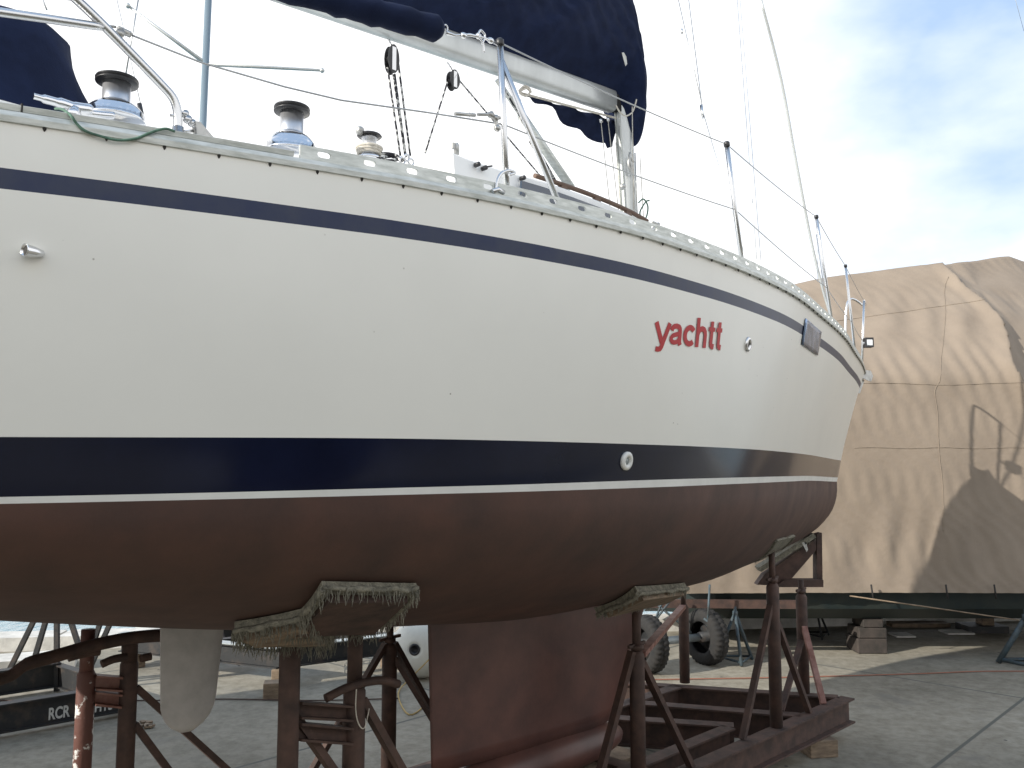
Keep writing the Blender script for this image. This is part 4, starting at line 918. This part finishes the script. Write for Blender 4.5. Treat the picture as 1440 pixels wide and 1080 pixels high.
# tarpaulin
def tarp():
    n = 300; m_ = 150
    zsil = spl([(900, 445), (1000, 428), (1080, 410), (1165, 391), (1230, 383), (1300, 374), (1380, 366), (1434, 359), (1450, 364), (1500, 380), (1600, 410), (1750, 450)])
    rws = []
    for i in range(n + 1):
        f_ = i / n; x = xd(955) + (xd(1900) - xd(955)) * f_
        ov = max(0, x - 6.78); yr = 13.04 + ov * .50 + .35 * min(ov, .25)
        px_ = 720 + F * x / yr; ridge = D(720, zsil(px_), yr).z
        # the boat end: everything falls away past the right-hand corner
        row = []
        for j in range(m_ + 1):
            v = j / m_
            # profile: near wall, shoulder, ridge, far wall
            if v < .42: w_ = v / .42; y = YB - .06 + .10 * w_; z = .86 + (3.62 - .86) * w_
            elif v < .66: w_ = (v - .42) / .24; y = YB + .04 + 1.7 * w_ ** 1.1; z = 3.62 + (ridge - 3.62) * (w_ ** .8)
            else: w_ = (v - .66) / .34; y = YB + 1.74 + 1.7 * min(1, w_ * 1.6); z = ridge - (ridge - .86) * max(0, w_) ** 1.5
            y = y if v < .66 else y
            # wrinkles
            s_ = 0
            s_ += .016 * math.sin(x * 6.1 + z * 1.7 + 1.4 * math.sin(z * 1.3 + x)) * (.3 + .7 * max(0, 1 - abs(z - 1.6) / 1.3))
            gat = max(0, 1 - abs(z - 1.45) / .75)
            s_ += .017 * gat * math.sin(x * 13 + z * (3.2 if x > 6 else -2.2) + 2 * math.sin(x * 2.3))
            g2 = max(0, 1 - abs(z - 3.75) / .45); s_ += .016 * g2 * math.sin(x * 24 + z * 9 + math.sin(x * 5))
            g3 = max(0, 1 - abs(z - 4.55) / .55); s_ += .03 * g3 * math.sin(x * 11 - z * 5.5 + 1.2 * math.sin(x * 3.1))
            s_ += .05 * math.sin(z * 1.9 + .6 * math.sin(x * 1.1)) * math.sin(x * .9 + .5)
            # large diagonal tension folds toward the corner
            xc, zc_ = 7.1, 5.2; dx_ = x - xc; dz_ = z - zc_; rr_ = math.hypot(dx_, dz_); an = math.atan2(dz_, dx_)
            s_ += .06 * math.exp(-rr_ / 1.5) * math.sin(an * 5 + .6) * min(1, rr_ / .8)
            s_ += .012 * math.sin(x * 31 + z * 23 + 3 * math.sin(z * 7)) * .4
            # corner: slanted edge, beyond it the cloth turns away
            ce = 6.78 + max(0, 3.9 - z) * .45 + .10 * math.sin(z * 3.1)
            over = x - ce
            if over > 0 and v < .8: y += over * .50 + .35 * min(over, .25); z2 = z
            if over > -.25 and over <= .0 and z > 2.6: s_ += .09 * math.cos(over / .25 * math.pi / 2) ** 2
            row.append(Vector((x, y - s_, z)))
        rws.append(row)
    mb = MB(); mb.grid(rws); mb.add(rws[0], [tuple(range(m_ + 1))]); mb.add(rws[-1], [tuple(range(m_ + 1))])
    o_ = mb.build('tarpaulin', tarpm, None, recalc=False)
    org = o_.location
    # seams
    for pts_ in ([(58, 3, 62)], ):
        pass
    def ij(x, v):
        i = (x - xd(955)) / (xd(1900) - xd(955)) * n; j = v * m_; i0 = min(int(i), n - 1); j0 = min(int(j), m_ - 1); fi = i - i0; fj = j - j0
        return rws[i0][j0].lerp(rws[i0 + 1][j0], fi).lerp(rws[i0][j0 + 1].lerp(rws[i0 + 1][j0 + 1], fi), fj) + Vector((0, -.002, .001))
    def seam(path):
        mb = MB(); mb.tube(path, .0045, 5); s__ = mb.build('seam', tarpm, o_); s__.matrix_parent_inverse = Matrix.Translation(-org); return s__
    seam([ij(5.63 + max(0, v_ - .40) * 4.4 + .01 * math.sin(v_ * 40), v_) for v_ in [.12 + i * .006 for i in range(84)]])
    seam([ij(4.5 + i * .03, .415 + .002 * math.sin(i * .11)) for i in range(86)])
    seam([ij(4.5 + i * .03, .53 + .0003 * i) for i in range(80)])
    seam([ij(4.5 + i * .03, .285 + .001 * math.sin(i * .2)) for i in range(86)])
    return o_
tp = tarp(); tag(tp, 'huge tan tarpaulin draped over the boat behind the bow, wrinkled with seams', 'tarpaulin')
# supports of the covered boat
kx = G(1230, 921); mb = MB()
o = empty('block_stack', (kx.x, kx.y + .25, 0), 'dark stack of timber blocks holding up the middle of the covered boat', 'block stack')
for k, (w_, h_, z_) in enumerate(((.40, .20, 0), (.38, .14, .2), (.27, .12, .34))):
    mb = MB(); mb.box(Vector((kx.x + .01 * k, kx.y + .25, z_ + h_ / 2)), w_, .4, h_ - .004); q = mb.build('block', oldwood, o); b_ = q.modifiers.new('bevel', 'BEVEL'); b_.width = .012
def tri_stand(c, h, spread, m, label, group=None, r=.02, name='jack_stand'):
    o_ = empty(name, (c[0], c[1], 0), label, 'jack stand', group)
    for k in range(3):
        an = k * 2 * math.pi / 3 + .5; mb = MB(); mb.tube([Vector((c[0], c[1], h)), Vector((c[0] + spread * math.cos(an), c[1] + spread * math.sin(an), .012))], r, 8); mb.build('leg', m, o_)
    mb = MB(); pts_ = [Vector((c[0] + spread * .97 * math.cos(k * 2 * math.pi / 3 + .5), c[1] + spread * .97 * math.sin(k * 2 * math.pi / 3 + .5), .05)) for k in range(3)]
    mb.tube(pts_, r * .7, 6, closed=True); mb.build('foot_ring', m, o_)
    mb = MB(); mb.lathe((c[0], c[1], h - .06), ZV, [(r * 1.6, 0), (r * 1.6, .08), (r * .9, .081), (r * .9, .14)], 10); mb.build('screw_head', m, o_); return o_
q = G(1040, 935); tri_stand((q.x, q.y + .15), .62, .27, bluesteel, 'blue grey tripod jack stand beside the trailer wheel', 'jack stands under the covered boat', .022)
q = G(1155, 900); tri_stand((q.x, q.y + .2), .5, .26, blacks, 'small black tripod jack stand behind the cradle posts', 'jack stands under the covered boat', .016)
q = G(1432, 940); tri_stand((q.x + .2, q.y + .1), .62, .34, bluesteel, 'blue grey jack stand at the right edge of the picture', 'jack stands under the covered boat', .035)
q = G(1386, 889); o = empty('low_stand', (q.x, q.y, 0), 'low dark block stand with flat base under the right end of the covered boat', 'block stand')
mb = MB(); mb.box(Vector((q.x, q.y + .1, .05)), .6, .4, .1); mb.build('base', blacks, o); mb = MB(); mb.box(Vector((q.x + .05, q.y + .1, .21)), .18, .2, .216); mb.build('block', wood, o)
q = G(1300, 884); mb = MB(); mb.box(Vector((q.x, q.y + .2, .03)), .9, .22, .06); o = mb.build('plank', wood); tag(o, 'flat wooden plank lying on the concrete behind the block stack', 'plank')
for i, (px_, py_, sx_) in enumerate(((1268, 894, .28), (1345, 890, .4))):
    q = G(px_, py_); mb = MB(); mb.box(Vector((q.x, q.y, .012)), sx_, .3, .024); o = mb.build('flat_slab', slab); tag(o, ['short pale flat slab on the ground beside the block stack', 'longer pale flat slab on the ground before the low stand'][i], 'slab', 'pale slabs under the covered boat')

# wheeled launching trolley
w1 = G(998, 938); w2 = G(912, 948)
trol = empty('launching_trolley', ((w1.x + w2.x) / 2, w1.y + .1, 0), 'old two wheeled trolley with worn tyres beside the keel', 'trolley')
def wheel(c, r, w, ax):
    c = Vector(c); ax = Vector(ax).normalized(); mb = MB()
    x = ax.orthogonal().normalized(); y = ax.cross(x); rg = []
    for k in range(128):
        an = 2 * math.pi * k / 128; rad = x * math.cos(an) + y * math.sin(an); lg = .012 if (k // 2) % 2 else 0; lg2 = .012 if ((k + 2) // 2) % 2 else 0
        rg.append([c + ax * (h_ - w / 2) + rad * q_ for q_, h_ in ((r * .58, .03), (r * .60, .01), (r * .72, 0), (r * .90, .008), (r * .985 + lg, w * .12), (r + lg, w * .3), (r + lg, w * .45), (r - .004, w * .5), (r + lg2, w * .55), (r + lg2, w * .7), (r * .985 + lg2, w * .88), (r * .90, w - .008), (r * .72, w), (r * .60, w - .01), (r * .58, w - .03))])
    mb.grid(rg + [rg[0]])
    t_ = mb.build('wheel', tyre, trol)
    bm_ = t_.data
    mb = MB(); mb.lathe(c - ax * (w * .35), ax, [(r * .60, 0), (r * .60, w * .1), (r * .45, w * .25), (r * .2, w * .3), (r * .2, w * .8)], 24); mb.lathe(c - ax * (w * .52), ax, [(r * .14, 0), (r * .2, w * .1), (r * .22, w * .25)], 12)
    mb.build('rim', galv if False else blacks, t_)
axd = Vector((-.86, -.45, 0)).normalized()
wheel(w1 + ZV * .335 + Vector((0, .18, 0)), .335, .22, axd); wheel(w2 + ZV * .335 + Vector((0, .1, 0)), .335, .22, axd)
mb = MB(); mb.tube([w1 + ZV * .33 + Vector((0, .2, 0)), w2 + ZV * .30 + Vector((-.5, .1, 0))], .05, 10); mb.build('axle', galv, trol)
mb = MB()
for q0_, q1_ in (((912, 885), (950, 835)), ((918, 845), (972, 890)), ((938, 830), (918, 880)), ((995, 880), (998, 822)), ((1010, 885), (990, 870))): mb.tube([D(*q0_, w1.y), D(*q1_, w1.y)], .014, 6)
mb.build('lattice', bluesteel, trol)
mb = MB(); mb.bar(D(880, 848, w1.y + .3), D(1130, 850, w1.y + .3), .1, .10); mb.build('frame_bar', rust, trol)

# ------------------------------------------------------------------ background frames on the left
fr = empty('steel_frame', G(40, 1030), 'low black steel boat frame with white stencilled letters at the lower left', 'steel frame')
def frame_beam(g0, g1, h, w, parent, m=blacks, z0=.05, name='beam'):
    a_ = Vector(g0) + ZV * (z0 + h); b_ = Vector(g1) + ZV * (z0 + h); mb = MB(); ibeam(mb, a_, b_, h, w, .014); return mb.build(name, m, parent)
fa0 = G(-260, 1085); fa1 = G(182, 1005)
frame_beam(fa0, fa1, .26, .12, fr); fd = (fa1 - fa0).normalized(); fn = Vector((fd.y, -fd.x, 0))
if fn.y > 0: fn = -fn
off = -fn * 1.5; frame_beam(fa0 + off - fd * .8, fa1 + off - fd * .3, .26, .12, fr)
for k in (0.02, 2.0): frame_beam(fa1 - fd * k, fa1 - fd * (k + .3) + off, .24, .10, fr)
def on_beam(px, py, base, d_, n_, off_):
    r_ = ray(px, py); o_ = Vector((0, 0, EYE)) - Vector(base); t_ = (off_ - o_.dot(n_)) / r_.dot(n_); return Vector((0, 0, EYE)) + r_ * t_
tl = on_beam(68, 1013, fa0, fd, fn, .010); tr = on_beam(98, 1009, fa0, fd, fn, .010)
hpx = (tr - tl).length
flat_text('RCR', tl, fd, ZV, fn, .115, hpx, .03, 'stencil_letters', whitep, fr)
tl = on_beam(133, 1002, fa0, fd, fn, .010); tr = on_beam(158, 999, fa0, fd, fn, .010)
flat_text('HTS', tl, fd, ZV, fn, .10, (tr - tl).length, .03, 'stencil_letters', whitep, fr)
def strut(q0_, q1_, y0, y1, m=blacks, parent=fr, r=.025):
    mb = MB(); mb.bar(D(*q0_, y0), D(*q1_, y1), r * 2, r * 2); mb.build('strut', m, parent)
yy = fa1.y + .9
for q0_, q1_ in (((50, 868), (2, 965)), ((66, 868), (36, 968)), ((80, 860), (80, 985)), ((158, 870), (98, 1002)), ((100, 875), (113, 915)), ((143, 870), (128, 915))): strut(q0_, q1_, yy, yy, r=.024)
# second frame
f2 = empty('steel_frame', G(400, 965), 'dark steel boat frame with top edges coloured pale for sunshine behind the cradle', 'steel frame')
c0_ = G(392, 962); c1_ = G(560, 938); c2_ = G(170, 936)
def fb2(a_, b_, z1, h=.22): mb = MB(); ibeam(mb, a_ + ZV * z1, b_ + ZV * z1, h, .11, .014); return mb.build('beam', blacks, f2)
fb2(c0_, c1_, .40); fb2(c0_, c2_, .40); d1 = (c1_ - c0_); d2 = (c2_ - c0_)
fb2(c0_ + d1, c0_ + d1 + d2, .40); fb2(c0_ + d2 + d1 * .02, c0_ + d2 + d1, .40); fb2(c0_ + d2 * .5, c0_ + d2 * .5 + d1, .39)
mb = MB(); e1 = d1.normalized(); e2 = d2.normalized()
mb.bar(c0_ + ZV * .408, c1_ + ZV * .408, .13, .012); mb.bar(c0_ + ZV * .408, c2_ + ZV * .408, .13, .012); mb.build('sunlit_flange', galv, f2)  # pale strips on the beam tops stand for sun on the flanges
n1 = Vector((e1.y, -e1.x, 0)); n1 = n1 if n1.y < 0 else -n1
o1 = on_beam(484, 947, c0_, e1, n1, .010); o2 = on_beam(524, 941, c0_, e1, n1, .010)
flat_text("H 'LY A", o1, e1, ZV, n1, .11, (o2 - o1).length, .02, 'stencil_letters', whitep, f2)
y2 = c0_.y + .8
for q0_, q1_ in (((352, 885), (335, 935)), ((345, 900), (352, 915)), ((450, 870), (436, 912)), ((458, 880), (474, 930)), ((396, 880), (386, 925)), ((310, 885), (314, 900))): strut(q0_, q1_, y2, y2, parent=f2, r=.02)
for k, p in enumerate((c0_ + e1 * .05, c1_ - e1 * .1, c2_ - e2 * .2)):
    timber(p, .22, .22, .178, .4 * k, ['small timber block under the near corner of the dark steel frame', 'small timber block under the right end of the dark steel frame', 'small timber block under the left end of the dark steel frame'][k], 'blocks under the dark steel frame')
q = G(384, 981); timber((q.x, q.y), .20, .18, .17, .2, 'yellowish timber block on the concrete in front of the dark steel frame')
# buoy, faded red float, planks
q = G(586, 963); bc = Vector((q.x, q.y + .34, .345)); bax = (Vector((-.15, -1, .12))).normalized()
o = empty('mooring_buoy', (bc.x, bc.y, 0), 'round white plastic mooring buoy with a dark centre hole beside the keel', 'buoy')
mb = MB(); mb.lathe(bc - bax * .25, bax, [(.10, 0), (.24, .03), (.32, .11), (.345, .23), (.335, .33), (.29, .42), (.21, .48), (.11, .508), (.055, .510), (.05, .47)], 44); mb.build('body', buoym, o)
mb = MB(); mb.lathe(bc + bax * .235, bax, [(.060, 0), (.066, .03), (.045, .034), (.040, .0)], 22); e = mb.build('hub', blk, o)
mb = MB(); mb.tube(smoothpath([G(612, 912, .5) * 0 + D(612, 918, bc.y - .3), D(596, 935, bc.y - .4), D(578, 953, bc.y - .38), G(560, 975, .01), G(575, 1005, .01), G(600, 990, .01)]), .008, 6); o = mb.build('yellow_cord', mat('yellow_cord_fibre', (.42, .30, .12), .9)); tag(o, 'yellowish cord trailing from the white buoy onto the concrete', 'cord')
q = G(325, 935); mb = MB(); fc = Vector((q.x, q.y + .8, .50)); mb.lathe(fc - Vector((.45, 0, .0)), (1, .1, -.12), [(.05, 0), (.16, .08), (.22, .25), (.23, .6), (.20, .85), (.12, 1.0), (.02, 1.06)], 28)
o = mb.build('float', pinkm); tag(o, 'faded red plastic float lying on the dark steel frame', 'float')
q = G(60, 925); mb = MB(); mb.bar(G(-60, 938, .10), G(108, 925, .10), .5, .14); o = mb.build('stone_slab', slab); tag(o, 'long pale slab lying by the quay at the far left', 'slab')
# cables on the ground
mb = MB(); mb.tube(smoothpath([G(*q, .012) for q in ((760, 975), (860, 958), (960, 955), (1080, 953), (1200, 950), (1300, 947), (1380, 944), (1480, 944))]), .007, 6); o = mb.build('orange_cable', orange); tag(o, 'long orange cable lying across the concrete before the covered boat', 'cable')
mb = MB(); mb.tube(smoothpath([G(*q, .012) for q in ((-30, 985), (200, 985), (320, 983), (440, 985), (560, 982))]), .007, 6); o = mb.build('brown_cable', rust); tag(o, 'thin brown cable lying across the concrete behind the rudder', 'cable')
q = G(200, 1020); o = None
mb = MB(); 
for k in range(14):
    p = G(196 + random.uniform(-12, 18), 1022 + random.uniform(-6, 6), .01); mb.box(p + ZV * .01, .06, .04, .02, (Vector((math.cos(k), math.sin(k), 0)), Vector((-math.sin(k), math.cos(k), 0)), ZV))
o = mb.build('rubble', wood); tag(o, 'small heap of pale rubble on the concrete near the rudder', 'rubble', kind='stuff')

# ------------------------------------------------------------------ yacht afloat far behind
YF = 20.0
fy = empty('moored_yacht', (xd(288, YF), YF, -1), 'distant yacht afloat in the harbour whose mast rises behind the aft railing', 'yacht')
mb = MB(); rws = []; xm = xd(288, YF)
for i in range(21):
    f_ = i / 20; y = YF - 1.5 + 8 * f_; w_ = 1.25 * math.sin(math.pi * min(1, .22 + f_ * .78)) ** .7 + .02
    rws.append([Vector((xm + w_ * c_, y, z_)) for c_, z_ in ((1, .15), (.98, -.3), (.8, -1.1), (.0, -1.3), (-.8, -1.1), (-.98, -.3), (-1, .15))])
mb.grid(rws, closed=True); mb.add(rws[0], [tuple(range(7))]); mb.build('hull', gel, fy)
pm0 = D(285, 182, YF); pm1 = D(293, 0, YF); mdv = (pm1 - pm0) / (pm1.z - pm0.z); mbs = pm0 - mdv * pm0.z; 
mb = MB(); mb.tube([mbs + mdv * .1, mbs + mdv * 14], .085, 14); ms2 = mb.build('mast', bluesteel if False else mat('navy_grey_mast', (.20, .26, .30), .4, .3), fy)
pc = D(290, 90, YF)
for q in ((180, 8), (453, 99)):
    e_ = D(*q, YF + (.6 if q[0] > 300 else -.6)); mb = MB(); mb.tube([pc, e_], [.055, .035], 8); sp_ = mb.build('spreader', spar, ms2); mb = MB(); mb.lathe(e_ - ZV * .06, ZV, [(.03, 0), (.07, .05), (.03, .12)], 8); mb.build('tip', spar, sp_)
for pts_ in (((56, -10), (66, 14)), ((196, -10), (176, 110)), ((160, -20), (202, 165)), ((690, -1), (690, 0))):
    if pts_[0][0] > 600: continue
    mb = MB(); mb.tube([D(*pts_[0], YF), D(*pts_[1], YF)], .020 if pts_[0][0] != 160 else .010, 6); mb.build('shroud', wire, fy)
mb = MB(); mb.tube([D(196, 146, YF), D(201, 170, YF)], .06, 8); mb.build('rigging_screw', blk, fy)
# added unseen hulls outside the view: two shade the concrete, one dims the yacht
for sh, lab in ((Vector((-8.2, -1.6, 0)), 'unseen white yacht added over the black frame beyond the left edge to shade the concrete'),
                (Vector((-5.2, -11.2, 0)), 'unseen white yacht added behind and left of the viewpoint to shade the concrete'),
                (N * 7.8 - U * 2.0, 'unseen white yacht added behind the viewpoint on the right to dim the near hull side')):
    ny = empty('added_yacht', BOW + sh, lab, 'yacht', 'unseen yachts added for shade')
    for src in (hull, kf):
        c = src.copy(); COL.objects.link(c); c.parent = ny; c.matrix_parent_inverse = Matrix.Translation(-ny.location); c.location = sh
print('done', len(bpy.data.objects))
